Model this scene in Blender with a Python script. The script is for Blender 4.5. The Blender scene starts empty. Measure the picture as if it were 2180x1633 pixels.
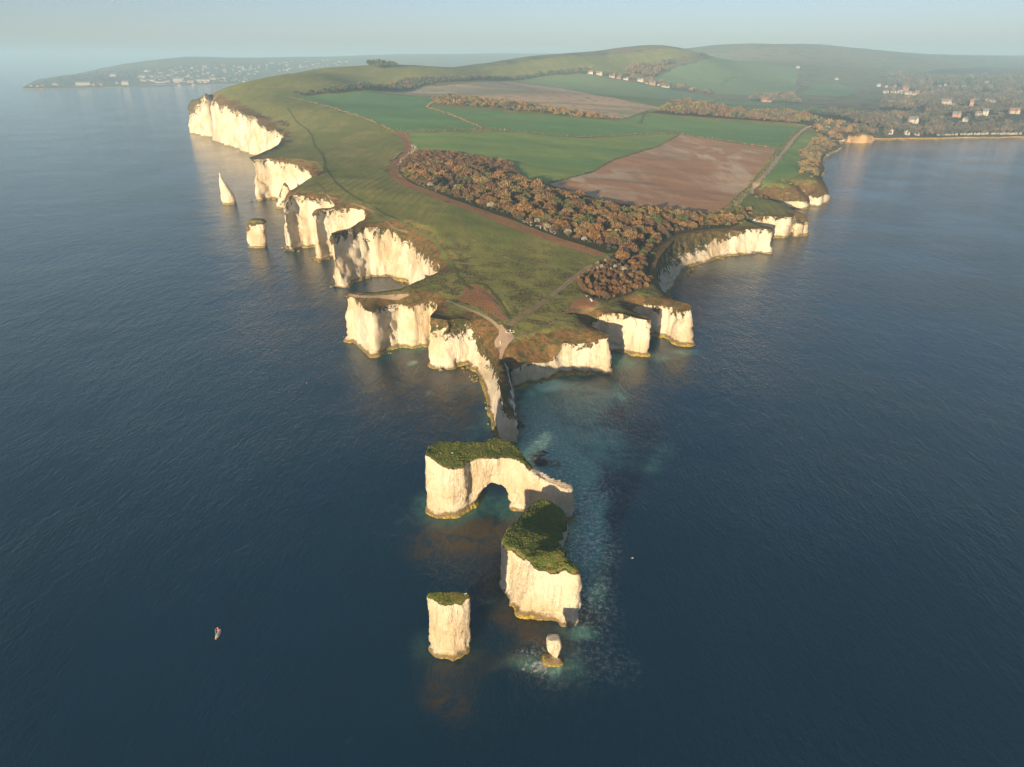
import bpy, bmesh, math, random, time
import numpy as np
from mathutils import Vector, Matrix
from mathutils.geometry import delaunay_2d_cdt
S = bpy.context.scene
COL = S.collection
T0 = time.time()
random.seed(7); RNG = np.random.default_rng(11)

# ------------------------------------------------------------ camera, world, sun
CAMH = 120.0; PITCH = math.radians(24.6); FPX = 1511.0; CX, CY = 1090.0, 816.5
cam = bpy.data.cameras.new('camera'); cam_o = bpy.data.objects.new('camera', cam); COL.objects.link(cam_o)
cam_o.location = (0, 0, CAMH); cam_o.rotation_euler = (math.radians(90) - PITCH, 0, 0)
cam.sensor_width = 36; cam.lens = 36 * FPX / 2180; cam.clip_start = 1; cam.clip_end = 90000
S.camera = cam_o
SUN_EL = math.radians(8.5); SUN_AZ = math.radians(22)          # light travels towards +Y and a little +X
W = bpy.data.worlds.new('World'); S.world = W; W.use_nodes = True
wn = W.node_tree; wn.nodes.clear()
sky = wn.nodes.new('ShaderNodeTexSky'); sky.sky_type = 'NISHITA'; sky.sun_disc = False
sky.sun_elevation = SUN_EL; sky.sun_rotation = math.radians(180) + SUN_AZ
sky.altitude = 100; sky.air_density = 0.6; sky.dust_density = 1.0; sky.ozone_density = 2.0
bg = wn.nodes.new('ShaderNodeBackground'); bg.inputs[1].default_value = 0.08
wo = wn.nodes.new('ShaderNodeOutputWorld')
tint = wn.nodes.new('ShaderNodeMix'); tint.data_type = 'RGBA'; tint.blend_type = 'MULTIPLY'; tint.inputs[0].default_value = 1; tint.inputs[7].default_value = (1.02, .82, .76, 1)
wn.links.new(sky.outputs[0], tint.inputs[6]); wn.links.new(tint.outputs[2], bg.inputs[0]); wn.links.new(bg.outputs[0], wo.inputs[0])
sun = bpy.data.lights.new('sun', 'SUN'); sun.energy = 5.0; sun.angle = math.radians(0.6); sun.color = (1.0, 0.77, 0.50)
sun_o = bpy.data.objects.new('sun', sun); COL.objects.link(sun_o)
sun_o.rotation_euler = Vector((math.sin(SUN_AZ) * math.cos(SUN_EL), math.cos(SUN_AZ) * math.cos(SUN_EL), -math.sin(SUN_EL))).to_track_quat('-Z', 'Y').to_euler()
S.view_settings.view_transform = 'Standard'; S.view_settings.look = 'None'
S.view_settings.exposure = 1.25; S.view_settings.gamma = 1.0
S.cycles.volume_bounces = 1; S.cycles.max_bounces = 5; S.cycles.diffuse_bounces = 2; S.cycles.glossy_bounces = 2
S.cycles.transmission_bounces = 1; S.cycles.transparent_max_bounces = 4; S.cycles.caustics_reflective = False

# ------------------------------------------------------------ small maths
sP, cP = math.sin(PITCH), math.cos(PITCH)
def up(px, py, z=0.0):                                           # where the ray of a photo pixel meets height z
    px = np.asarray(px, float); py = np.asarray(py, float)
    dy = (CY - py) / FPX; t = (CAMH - z) / (sP - dy * cP)
    return t * (px - CX) / FPX, t * (cP + dy * sP)
def zat_Y(py, Y):
    dy = (CY - py) / FPX; return CAMH - Y / (cP + dy * sP) * (sP - dy * cP)
def xat_Y(px, py, Y):
    dy = (CY - py) / FPX; return Y / (cP + dy * sP) * (px - CX) / FPX
def _h(i, j, k, seed):
    M32 = np.int64(0xffffffff)
    n = (np.asarray(i).astype(np.int64) * 73856093 ^ np.asarray(j).astype(np.int64) * 19349663 ^ np.asarray(k).astype(np.int64) * 83492791 ^ np.int64(seed * 7919 + 12345)) & M32
    for c in (0x7feb352d, 0x846ca68b >> 1):
        n = ((n ^ (n >> 15)) & M32); n = ((n & 0xffff) * c + (((n >> 16) * c & 0xffff) << 16)) & M32
    n = n ^ (n >> 16)
    return (n & 0xffff) / 32767.5 - 1.0
def vnoise(x, y, z, seed=0):
    x = np.asarray(x, float); y = np.asarray(y, float) + 0 * x; z = np.asarray(z, float) + 0 * x
    i, j, k = np.floor(x), np.floor(y), np.floor(z)
    u, v, w = x - i, y - j, z - k
    u = u * u * (3 - 2 * u); v = v * v * (3 - 2 * v); w = w * w * (3 - 2 * w)
    r = 0
    for a in (0, 1):
        for b in (0, 1):
            for c in (0, 1):
                r = r + (u if a else 1 - u) * (v if b else 1 - v) * (w if c else 1 - w) * _h(i + a, j + b, k + c, seed)
    return r
def fbm(x, y, z, oct=4, seed=0, gain=.5):
    r = 0; a = 1
    for o in range(oct):
        r = r + a * vnoise(x * 2**o, y * 2**o, z * 2**o, seed + o); a *= gain
    return r
def inpoly(x, y, poly):
    x = np.asarray(x); y = np.asarray(y); poly = np.asarray(poly); ins = np.zeros(x.shape, bool)
    x1, y1 = poly[:, 0], poly[:, 1]; x2, y2 = np.roll(x1, -1), np.roll(y1, -1)
    for a, b, c, d in zip(x1, y1, x2, y2):
        if b == d: continue
        cr = ((b > y) != (d > y)) & (x < (c - a) * (y - b) / (d - b) + a); ins ^= cr
    return ins
def sstep(a, b, x):
    t = np.clip((x - a) / (b - a), 0, 1); return t * t * (3 - 2 * t)

# ------------------------------------------------------------ objects
def mesh_from(name, verts, faces, mats, attrs=None, mi=None, smooth=True):
    me = bpy.data.meshes.new(name)
    v = np.asarray(verts, np.float32).reshape(-1, 3)
    me.vertices.add(len(v)); me.vertices.foreach_set('co', v.ravel())
    if isinstance(faces, np.ndarray):
        n, k = faces.shape; lv = faces.ravel(); ls = np.arange(n) * k; nf = n
    else:
        lv = np.concatenate([np.asarray(f) for f in faces]); ln = np.array([len(f) for f in faces]); ls = np.concatenate([[0], np.cumsum(ln)[:-1]]); nf = len(faces)
    me.loops.add(len(lv)); me.loops.foreach_set('vertex_index', np.asarray(lv, np.int32))
    me.polygons.add(nf); me.polygons.foreach_set('loop_start', np.asarray(ls, np.int32))
    me.update(calc_edges=True)
    for m in (mats if isinstance(mats, (list, tuple)) else [mats]): me.materials.append(m)
    if mi is not None: me.polygons.foreach_set('material_index', np.asarray(mi, np.int32))
    me.polygons.foreach_set('use_smooth', np.full(nf, bool(smooth)))
    for k, a in (attrs or {}).items():
        at = me.attributes.new(k, 'FLOAT', 'POINT'); at.data.foreach_set('value', np.asarray(a, np.float32))
    me.update(); me.validate()
    return me
def link(name, data, parent=None, loc=None, rz=None):
    o = bpy.data.objects.new(name, data); COL.objects.link(o)
    if parent: o.parent = parent
    if loc is not None: o.location = loc
    if rz is not None: o.rotation_euler = (0, 0, rz)
    return o
def tag(o, label=None, cat=None, group=None, kind=None):
    if label: o['label'] = label
    if cat: o['category'] = cat
    if group: o['group'] = group
    if kind: o['kind'] = kind
    return o
def structure(name, me, label=None):
    return tag(link(name, me), label=label, kind='structure')
def copy_tree(o, parent=None):
    c = o.copy(); COL.objects.link(c); c.parent = parent
    for ch in o.children: copy_tree(ch, c)
    return c

# ------------------------------------------------------------ materials
def newmat(name, rough=.9, spec=.2):
    m = bpy.data.materials.new(name); m.use_nodes = True; nt = m.node_tree
    b = nt.nodes['Principled BSDF']; b.inputs['Roughness'].default_value = rough; b.inputs['Specular IOR Level'].default_value = spec
    return m, nt, b
def nd(nt, typ, _in=None, **kw):
    n = nt.nodes.new(typ)
    for k, v in kw.items(): setattr(n, k, v)
    for k, v in (_in or {}).items():
        if isinstance(v, bpy.types.NodeSocket): nt.links.new(v, n.inputs[k])
        else: n.inputs[k].default_value = v
    return n
def rgb(c): return (c[0], c[1], c[2], 1)
def coord(nt, scale=(1, 1, 1), rot=(0, 0, 0)):
    g = nd(nt, 'ShaderNodeNewGeometry')
    return nd(nt, 'ShaderNodeMapping', {0: g.outputs['Position'], 'Scale': scale, 'Rotation': rot}).outputs[0]
def noise(nt, vec, scale, detail=4, rough=.55, dist=0):
    return nd(nt, 'ShaderNodeTexNoise', {'Vector': vec, 'Scale': scale, 'Detail': detail, 'Roughness': rough, 'Distortion': dist}).outputs[0]
def mixc(nt, f, a, b, blend='MIX'):
    n = nt.nodes.new('ShaderNodeMix'); n.data_type = 'RGBA'; n.blend_type = blend
    for i, v in ((0, f), (6, a), (7, b)):
        if isinstance(v, bpy.types.NodeSocket): nt.links.new(v, n.inputs[i])
        else: n.inputs[i].default_value = v if i == 0 else rgb(v)
    return n.outputs[2]
def m_(nt, op, a, b=0.0, c=0.0, clamp=False):
    n = nt.nodes.new('ShaderNodeMath'); n.operation = op; n.use_clamp = clamp
    for i, v in enumerate((a, b, c)):
        if isinstance(v, bpy.types.NodeSocket): nt.links.new(v, n.inputs[i])
        else: n.inputs[i].default_value = v
    return n.outputs[0]
def ramp(nt, f, lo, hi):                                         # smooth 0..1 between lo and hi
    return nd(nt, 'ShaderNodeMapRange', {'Value': f, 'From Min': lo, 'From Max': hi}, interpolation_type='SMOOTHSTEP').outputs[0]
def bump(nt, b, h, dist, strength=1.0):
    n = nd(nt, 'ShaderNodeBump', {'Height': h, 'Distance': dist, 'Strength': strength}); nt.links.new(n.outputs[0], b.inputs['Normal'])
def attr(nt, name): return nd(nt, 'ShaderNodeAttribute', attribute_name=name).outputs['Fac']
def simple(name, c, rough=.8, spec=.2, var=0.0, scale=1.0):
    m, nt, b = newmat(name, rough, spec)
    if var:
        f = noise(nt, coord(nt), scale, 3)
        c2 = tuple(min(1, x * (1 + var)) for x in c); c1 = tuple(x * (1 - var) for x in c)
        nt.links.new(mixc(nt, ramp(nt, f, .3, .7), c1, c2), b.inputs['Base Color'])
    else: b.inputs['Base Color'].default_value = rgb(c)
    return m

GREEN = (.085, .115, .030); DRY = (.23, .135, .052); DARKV = (.045, .050, .020)
def rock_mat(name, veg_attr=True, brightness=1.0):
    m, nt, b = newmat(name, .95, .1)
    g = nd(nt, 'ShaderNodeNewGeometry'); sep = nd(nt, 'ShaderNodeSeparateXYZ', {0: g.outputs['Position']})
    z = sep.outputs[2]
    P = coord(nt); V = coord(nt, (1, 1, .16)); Hh = coord(nt, (.16, .16, 1.3), (.10, .06, 0))
    big = noise(nt, P, .06, 4); streak = noise(nt, V, .75, 6, .72, .15); fine = noise(nt, P, 1.6, 6, .7)
    bed = noise(nt, Hh, .55, 5, .7)
    c = mixc(nt, ramp(nt, big, .35, .68), (.72, .66, .52), (.60, .49, .32))
    c = mixc(nt, m_(nt, 'MULTIPLY', ramp(nt, streak, .51, .74), .60), c, (.36, .28, .18))
    c = mixc(nt, m_(nt, 'MULTIPLY', ramp(nt, bed, .58, .76), .50), c, (.34, .28, .19))
    c = mixc(nt, m_(nt, 'MULTIPLY', ramp(nt, fine, .56, .76), .55), c, (.30, .25, .18))
    fl = nd(nt, 'ShaderNodeTexWave', {'Vector': coord(nt, (.05, .05, 1), (.05, .03, 0)), 'Scale': .42, 'Distortion': 2.2, 'Detail': 3, 'Detail Scale': 1.5}, bands_direction='Z').outputs['Fac']
    c = mixc(nt, m_(nt, 'MULTIPLY', ramp(nt, fl, .80, .97), m_(nt, 'MULTIPLY', ramp(nt, noise(nt, P, .12, 4), .40, .6), .20)), c, (.36, .30, .21))
    ck = noise(nt, coord(nt, (1, 1, .35), (.12, .08, 0)), .42, 5, .6, .2)
    crack = m_(nt, 'ABSOLUTE', m_(nt, 'SUBTRACT', ck, .5))
    c = mixc(nt, m_(nt, 'MULTIPLY', m_(nt, 'SUBTRACT', 1.0, ramp(nt, crack, .002, .014)), m_(nt, 'MULTIPLY', ramp(nt, big, .45, .62), .10)), c, (.34, .27, .18))
    c = mixc(nt, attr(nt, 'sand'), c, (.50, .33, .17))
    # dirt patches and plants growing down the face
    pn = noise(nt, coord(nt, (1, 1, .8)), .16, 7, .66, 1.2); pf = noise(nt, P, 1.1, 5, .7)
    vg = attr(nt, 'veg')
    vsum = m_(nt, 'ADD', m_(nt, 'ADD', vg, m_(nt, 'MULTIPLY', m_(nt, 'SUBTRACT', pn, .5), 1.5)), m_(nt, 'MULTIPLY', m_(nt, 'SUBTRACT', pf, .5), .45))
    vf = ramp(nt, vsum, .47, .56)
    gn = noise(nt, P, .28, 5, .65)
    vc = mixc(nt, ramp(nt, gn, .40, .62), (.070, .078, .026), (.215, .135, .055))
    vc = mixc(nt, ramp(nt, pf, .42, .66), vc, (.045, .045, .020))
    c = mixc(nt, vf, c, vc)
    # weed and algae at the tide line
    zn = m_(nt, 'ADD', z, m_(nt, 'MULTIPLY', m_(nt, 'SUBTRACT', noise(nt, P, .30, 6, .72), .5), 3.4))
    zn = m_(nt, 'ADD', zn, m_(nt, 'MULTIPLY', m_(nt, 'SUBTRACT', noise(nt, P, .045, 3, .5), .42), 3.4))
    c = mixc(nt, m_(nt, 'MULTIPLY', m_(nt, 'SUBTRACT', 1.0, ramp(nt, zn, 1.2, 2.0)), .85), c, (.15, .105, .035))
    alg = mixc(nt, ramp(nt, fine, .40, .60), (.20, .16, .030), (.56, .42, .085))
    c = mixc(nt, m_(nt, 'SUBTRACT', 1.0, ramp(nt, zn, .35, .85)), c, alg)
    nt.links.new(c, b.inputs['Base Color'])
    h = m_(nt, 'ADD', m_(nt, 'MULTIPLY', streak, 1.1), m_(nt, 'MULTIPLY', fine, .7))
    h = m_(nt, 'ADD', h, m_(nt, 'MULTIPLY', ramp(nt, crack, 0, .05), .12))
    h = m_(nt, 'ADD', h, m_(nt, 'MULTIPLY', bed, .45))
    bump(nt, b, h, 1.1, .9)
    return m
M = {}
M['rock'] = rock_mat('chalk rock')
def grass_mat(name, a, b_, c_=None, sc=.035, stretch=(1, 1, 1), rot=0.0, fine=1.2, bumpd=.35, thr=(.38, .64)):
    m, nt, b = newmat(name, .95, .05)
    V = coord(nt, stretch, (0, 0, rot)); P = coord(nt)
    n1 = noise(nt, V, sc, 6, .6, .4); n2 = noise(nt, P, fine, 4, .7); n3 = noise(nt, P, sc * 5, 4, .6)
    c = mixc(nt, ramp(nt, n1, *thr), a, b_)
    if c_: c = mixc(nt, ramp(nt, n3, .52, .68), c, c_)
    c = mixc(nt, m_(nt, 'MULTIPLY', ramp(nt, n2, .35, .75), .45), c, tuple(x * .55 for x in a))
    nt.links.new(c, b.inputs['Base Color']); bump(nt, b, n2, bumpd, .8)
    return m

# ------------------------------------------------------------ terrain heights (control points: photo pixel + known height, or pixel + distance)
def CZ(px, py, z): x, y = up(px, py, z); return (float(x), float(y), z)
def CYD(px, py, Y): return (float(xat_Y(px, py, Y)), Y, float(zat_Y(py, Y)))
ctl = [CZ(*a) for a in [(1090,690,17.5),(1030,650,20),(900,640,22.5),(1000,560,25),(1200,600,20),(1300,560,19.5),(1100,500,29),(950,480,31),
 (850,420,34),(800,350,37),(700,330,37),(1250,480,25),(1400,500,20),(1500,460,19),(1600,400,18),(1680,360,19),(1650,320,18),(1700,275,18),
 (1735,285,18),(1300,380,26),(1100,340,32),(880,330,38),(900,290,42),(1100,260,44),(1300,290,31),(1450,290,25),(700,250,50),(600,230,57),
 (480,207,63),(620,206,66),(800,185,68),(1000,200,60),(1250,200,60),(1450,215,44),(732,632,22.3),(790,655,21.7),(700,497,31),(668,465,30),
 (612,412,36),(534,337,37.4),(550,271,39),(438,205,62),(1300,690,16),(1400,640,16.5),(1600,487,16),(1050,700,17),(1000,670,20)]]
ctl += [CYD(*a) for a in [(470,188,1230),(500,178,1260),(530,171,1300),(600,153,1450),(680,144,1640),(760,140,1800),(850,139,1900),(1000,133,2100),(1100,130,2200),(1180,121,2300),
 (1250,113,2400),(1350,106,2550),(1440,102,2650),(1500,107,2750),(1560,122,2850),
 (640,200,1250),(1100,168,2000),(1250,152,2150),(1400,165,2250),(1350,140,2400),(1540,150,2800),(1500,190,2250),(1600,220,1900),(1700,190,2350),(1600,170,2600),
 (1520,101,4000),(1440,112,4000),(1300,120,4000),(1600,94,4000),(1700,95,4200),(1800,104,4300),(1900,112,4500),(2000,118,5000),(2180,124,5500),(1700,130,3500),(1850,148,3600),(2000,155,3700),(2180,165,3300),
 (1900,190,2700),(2000,210,2150),(2100,250,1500),(2180,230,1800),(1850,255,1400),(1780,275,1200),(2180,275,1400),(2000,277,1370),(1900,278,1350),(2180,145,4500),(2000,130,4500),
 (40,160,4300),(100,150,4300),(200,138,4900),(300,134,5000),(400,131,5200),(500,129,5500),(600,127,5800),(700,121,7800),(820,118,8500),(950,122,9000),(1060,115,9000),
 (300,172,4300),(400,168,4300),(550,165,4600),(700,150,5200),(0,172,4000),(-100,190,3900),(-150,150,4600)]]
ctl += [(-560,1500,40),(-650,2000,25),(-300,2600,45),(200,3200,60),(-900,3300,15),(900,3600,90),(-200,4000,25),(400,5500,60),(2500,2500,30),(3500,3500,60),(-300,2150,50),
        (1000,1250,8),(1500,1350,10),(600,1300,25),(3000,9000,120),(0,11000,120),(-3000,9000,60),(6000,9000,150),(250,3000,80),(500,3300,110)]
ctl = np.array(ctl)
def wr(x, y): y = np.maximum(y, 60); return np.stack([np.arctan2(x, y) * 1.15, np.log(y)], -1)
cw = wr(ctl[:, 0], ctl[:, 1]); CC = .10
def ker(d2): return -np.sqrt(d2 + CC * CC)
A = ker(((cw[:, None] - cw[None]) ** 2).sum(-1)); n_ = len(ctl)
Pm = np.c_[np.ones(n_), cw]; K = np.zeros((n_ + 3, n_ + 3)); K[:n_, :n_] = A + np.eye(n_) * .004; K[:n_, n_:] = Pm; K[n_:, :n_] = Pm.T
sol = np.linalg.solve(K, np.r_[ctl[:, 2], 0, 0, 0])
def H0(x, y):
    x = np.asarray(x, float).ravel(); y = np.asarray(y, float).ravel(); out = np.empty(len(x))
    for s in range(0, len(x), 20000):
        w_ = wr(x[s:s+20000], y[s:s+20000])
        out[s:s+20000] = ker(((w_[:, None] - cw[None]) ** 2).sum(-1)) @ sol[:n_] + sol[n_] + w_ @ sol[n_+1:]
    return np.clip(out, 2.5, 215)

# ------------------------------------------------------------ coast: rim pixel, rim height, slope width behind rim, foot offset, plants on the face, sand
co = []
def C(pts, w=5, b=2, vg=.12, sd=0):
    for p in pts:
        q = list(p) + [None] * (7 - len(p))
        x, y = up(q[0], q[1], q[2]); co.append((float(x), float(y), q[2], q[3] or w, q[4] or b, q[5] if q[5] is not None else vg, sd))
def CW(pts, w=40, b=3, vg=.5, sd=0):
    for x, y, z in pts: co.append((x, y, z, w, b, vg, sd))
CW([(-1300,12000,20),(-2700,8000,30),(-3250,6300,20),(-3050,5300,10),(-2780,4500,5)], w=700)
C([(45,188.5,3),(60,188,3),(130,187,3),(200,184.5,3),(270,184,3),(330,182,2.5),(400,179.5,2),(450,178,2),(520,178,2)], w=120, b=4, vg=.4)
CW([(-1150,3500,3),(-800,2700,3),(-640,1900,12),(-600,1500,35),(-565,1330,48)], w=60)
C([(438,204,64,12,6),(444,205.5,62),(456.5,208,59),(459,217,57.5,16),(474,225.5,55,20),(491,231,53,25),(510,239,51,25),(524,247.5,49.5,25),(549,250,49,25),(552,262,43,30),
   (554,271,38.5,25),(576,283,36.5,15),(608,286,36.5,6)], b=7, vg=.09)
C([(593,307,36.7),(570,318,37),(546,331,37.3),(533,336,37.4)], w=5, b=2, vg=.1)
C([(538,339,37),(571,338,36),(593,342.6,35.5),(607,346,34.5),(620,348.5,34.2),(637,351.5,33.8),(656,359.5,33.2,10),(665,377,33,8)], w=6, b=3, vg=.07)
C([(656,387,34),(634,398,35.5),(618,406,36.3),(606,420,33,10),(598.5,444,26.5,10)], w=5, b=2, vg=.12)
C([(604,448,28,12),(616,417,35.5),(624,414.5,35.7),(653,417,34.5),(678,424,33.3),(698,423,33.2),(712,437.5,32,5,2)], w=5, b=3, vg=.07)
C([(704,442,31.6),(676,443.5,31.4),(668,449,30.5,6),(664.5,458,28.3)], w=5, b=2, vg=.08)
C([(670,460,29),(684,447,31.2),(711,445,31.2),(744.5,443.3,30.8),(775,446,30.2),(780,457,30)], w=5, b=3, vg=.05)
C([(777,467,30),(753,480.5,30.6),(742,486,31),(722,490,31.1),(703,496,31.2)], w=4, b=2, vg=.08)
C([(704,500,31),(725,494.5,30.6),(740,489.5,30.4),(772,483,29.8),(808,484,28.8),(841,487.5,27.6,9),(853,505,25.5,14),(868.6,508.5,24.8,12),(882,524.5,23.5,14),(897,535,23,14),(910,544,22.8,12),(913,553.5,22.6),(932,562,22.6),(933,577,22.6)], w=8, b=5, vg=.16)
C([(910,591,22.5),(868.6,609,22.3),(841,619,22.2),(795,623.6,22.3),(740,621,22.5),(728,625.5,22.4)], w=3, b=1.5, vg=.1)
C([(730,630,22),(749,633.5,21.8),(765,643,21.5),(772,653.5,21.3),(781,660,21.2),(792.5,665,21),(800,661,20.8),(808.6,654,20.5),(822,651,20.2,8),(850,647,19.8,8),(862,650,19.6,8),(877.5,653.5,19.6,8),(893.6,649,19.8,8),(914,641.5,20.2,6),(929,646.6,20.5),(928,658,20.8),(917,668,21.5)], w=4, b=2.2, vg=.07)
C([(912,676,22),(951,683,21,6),(966,679,20.6,6),(985,678,20,8),(1001,683,18.5,9),(1014,700,15.5,12,5,.30),(1026,718,13.5,12,6,.40),(1036,735,12,10,6,.42),(1046,752,11,8,6,.40),(1050,768,11,6,5,.35)], w=5, b=3.5, vg=.30)
C([(1056,783,12,4,4,.30),(1060,800,12.5,3,4,.20),(1062,821,13,2,3,.10),(1065,840,13,2,3,.06),(1068,856,13,2,2,.04),(1074,874,11.5,2,2,.04),(1082,884,10.5,2,2,.03),(1089,889,9.5,2,2,.03)], w=3, b=2.5, vg=.1)
C([(1097,907,7.5,2,1.5,.05),(1102,935,2.5,2,1,.1),(1103,938,2.2,2,1,.1),(1101,905,6.5,2,1.5,.2),(1098,880,7,2,2,.35),(1094,858,6,2,2,.45),(1089,832,6.5,2,2,.45),(1083,806,7,3,2,.35),(1079,788,8,3,2.5,.45)], w=2, b=1.5, vg=.3)
C([(1083,779,8.5,9,2,.2),(1096,787,8.5,13,2,.06),(1112,775,9.8,14,2,.05),(1134,772,8.8,15,2,.05),(1150,772,8,16,2,.05),(1167,770,7.6,16,2,.05),(1182,764,8.2,16,2,.05),(1189,753,10.2,15,2,.05),(1192,739,12.4,12,2,.05),(1195,730,13.6,10,3,.06),(1222,731,12.4,10,3,.05),(1246,731,12.4,11,3,.05),(1275,722.5,14.5,9,3,.05),(1296,720,15.4,7,2,.03)], w=14, b=2.2, vg=.22)
C([(1299,716,15.6),(1290,711,15.8),(1276,703,15.5),(1262,696,14.5),(1252,688,12,8)], w=5, b=2, vg=.15)
C([(1262,682,12.5,8),(1274,676,14,7),(1279.5,668,15.5,6),(1295,665.5,17),(1310.5,667,17.3),(1339,673,17.3),(1358,679,17),(1382,681.5,16.8)], w=5, b=2.2, vg=.06)
C([(1385,678,17),(1372.6,673.5,16.9),(1360,668,16),(1348,661,13,8)], w=4, b=2, vg=.15)
C([(1352,655,12.5,10),(1362,647,14,8),(1375,645,15,8),(1395,650,14.5,8),(1415.6,649.5,15.2),(1437,657.5,15),(1449,665,14.7),(1461,662,16),(1471.5,657.5,17)], w=5, b=2.2, vg=.12)
C([(1475,653.5,17.4),(1466,648,17.3),(1453.8,645,17),(1440,639,16.5),(1425,633.7,16),(1414,626,15),(1405,618,14)], w=4, b=2, vg=.15)
C([(1398,602,14.5,8,8,.48),(1391,585,16,8,9,.42),(1393,565,17.5,8,11,.42),(1400,548,18.5,8,11,.45),(1412,530,19,8,11,.55),(1428,516,19,8,10,.60),(1450,504,18.6,10,9,.60),(1475,496,18,10,8,.60),(1500,494,17.5,10,7,.50),(1520,492,17.2,8,6,.45),(1545,491,16.6,8,5,.36),(1560,490,16.3,8,4,.30)], w=8, b=8, vg=.45)
C([(1569,492,16),(1578,489,16),(1587,488,16),(1601,488,16),(1626,486,16),(1645,490,16)], w=7, b=2, vg=.10)
C([(1648,486,16),(1638,482.5,16),(1624,480,16),(1605,474,15),(1592,469,14,8)], w=4, b=2, vg=.15)
C([(1597,465,14,8),(1608,463,15),(1618,461,15.6),(1634,459.5,15.8),(1650,461,15.7),(1672,462,15.4),(1687,463,15)], w=7, b=2, vg=.16)
C([(1689,461,14.8),(1691,458,14.4)], w=4, b=1.5, vg=.2)
C([(1693,458,13.5),(1696,473,11),(1702,471,10.8),(1709,467.5,10.6),(1715.5,471,10.2),(1717,467,10.4),(1711,461.5,11.5),(1702,456.5,12.5),(1692,453,11)], w=6, b=1.6, vg=.16)
C([(1675,448,9,10),(1650,443,8,14),(1622,436,7,16)], w=12, b=2, vg=.35)
C([(1632,431,7,30),(1641,429.5,6.6,30),(1655,429,6.6,30),(1668,429,6.6,30),(1690,428,6.8,28),(1712,427,7,24)], w=28, b=2, vg=.08)
C([(1716,424,7,18),(1718,417,7.5,15),(1716,411,8,15)], w=16, b=2, vg=.5)
C([(1722,416,8,22),(1732,416,8.2,22),(1741,418,8.2,18),(1745,417,8.2,16),(1757,412,8.2,12)], w=20, b=2.2, vg=.06)
C([(1760.5,407,8.6,12),(1757,398,10,12),(1750,388,11,14),(1744,381,11,18)], w=12, b=2.5, vg=.35)
C([(1741,372,5.5),(1744,363,5.5),(1746.5,352,5.5),(1745,343,5.5),(1745,335,5),(1752,325,5),(1768,319,5),(1783,314,5),(1786,306,4.5),(1779,299,4.5)], w=42, b=3, vg=.40)
C([(1789,296,4),(1796,296.3,4)], w=20, b=3, vg=.4)
C([(1800,286,13),(1812,284,15),(1818,291,7),(1826,283,15),(1840,280,18),(1847,287,10)], w=22, b=9, vg=.30, sd=1)
C([(1852,294.5,3,30),(1870,294.5,2.2),(1900,294,2),(2000,292.7,2),(2100,291.5,2),(2180,290.5,2),(2300,290,2)], w=30, b=3, vg=-.5, sd=1)
CW([(1500,1310,2),(2600,1500,2),(3800,3000,3),(7000,6000,10),(9000,12000,20)], w=60)
co = np.array([[float(v) for v in r] for r in co])
# densify and roughen the coast
def densify(P, closed, dsf, namp=1.0, seed=3, rough=True):
    out = []; n = len(P)
    for i in range(n if closed else n - 1):
        a, b_ = P[i], P[(i + 1) % n]; L = math.hypot(b_[0] - a[0], b_[1] - a[1]); k = max(1, int(L / dsf((a[1] + b_[1]) / 2)))
        for j in range(k): out.append(a + (b_ - a) * j / k)
    if not closed: out.append(P[-1])
    Q = np.array(out)
    for _ in range(3):
        R = (np.roll(Q, 1, 0) + np.roll(Q, -1, 0)) / 4 + Q / 2
        if not closed: R[0], R[-1] = Q[0], Q[-1]
        Q = R
    if rough:
        T = np.roll(Q[:, :2], -1, 0) - np.roll(Q[:, :2], 1, 0); T /= np.linalg.norm(T, axis=1)[:, None] + 1e-9
        N = np.c_[T[:, 1], -T[:, 0]]
        sc = np.clip(Q[:, 1] / 300, .8, 4)
        d = (fbm(Q[:, 0] / 7 / sc, Q[:, 1] / 7 / sc, 0 * sc, 3, seed) * .8 * sc + vnoise(Q[:, 0] / 1.6 / sc, Q[:, 1] / 1.6 / sc, 0 * sc, seed + 9) * .32 * sc) * namp
        Q[:, 0] += N[:, 0] * d; Q[:, 1] += N[:, 1] * d
    return Q
dsf = lambda Y: 60 if (Y > 1900) else max(.75, Y * .0028)
coast = densify(co, True, dsf)
jag = (coast[:, 1] > 820) & (coast[:, 0] < -200) & (coast[:, 1] < 1350)
coast[jag, 2] += 3.2 * fbm(coast[jag, 0] / 14, coast[jag, 1] / 14, 0 * coast[jag, 0], 3, 66) + 1.5
jx = 4.5 * fbm(coast[jag, 0] / 26, coast[jag, 1] / 26, 0 * coast[jag, 0], 3, 67); coast[jag, 0] += jx * .75; coast[jag, 1] += jx * .6
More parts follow.
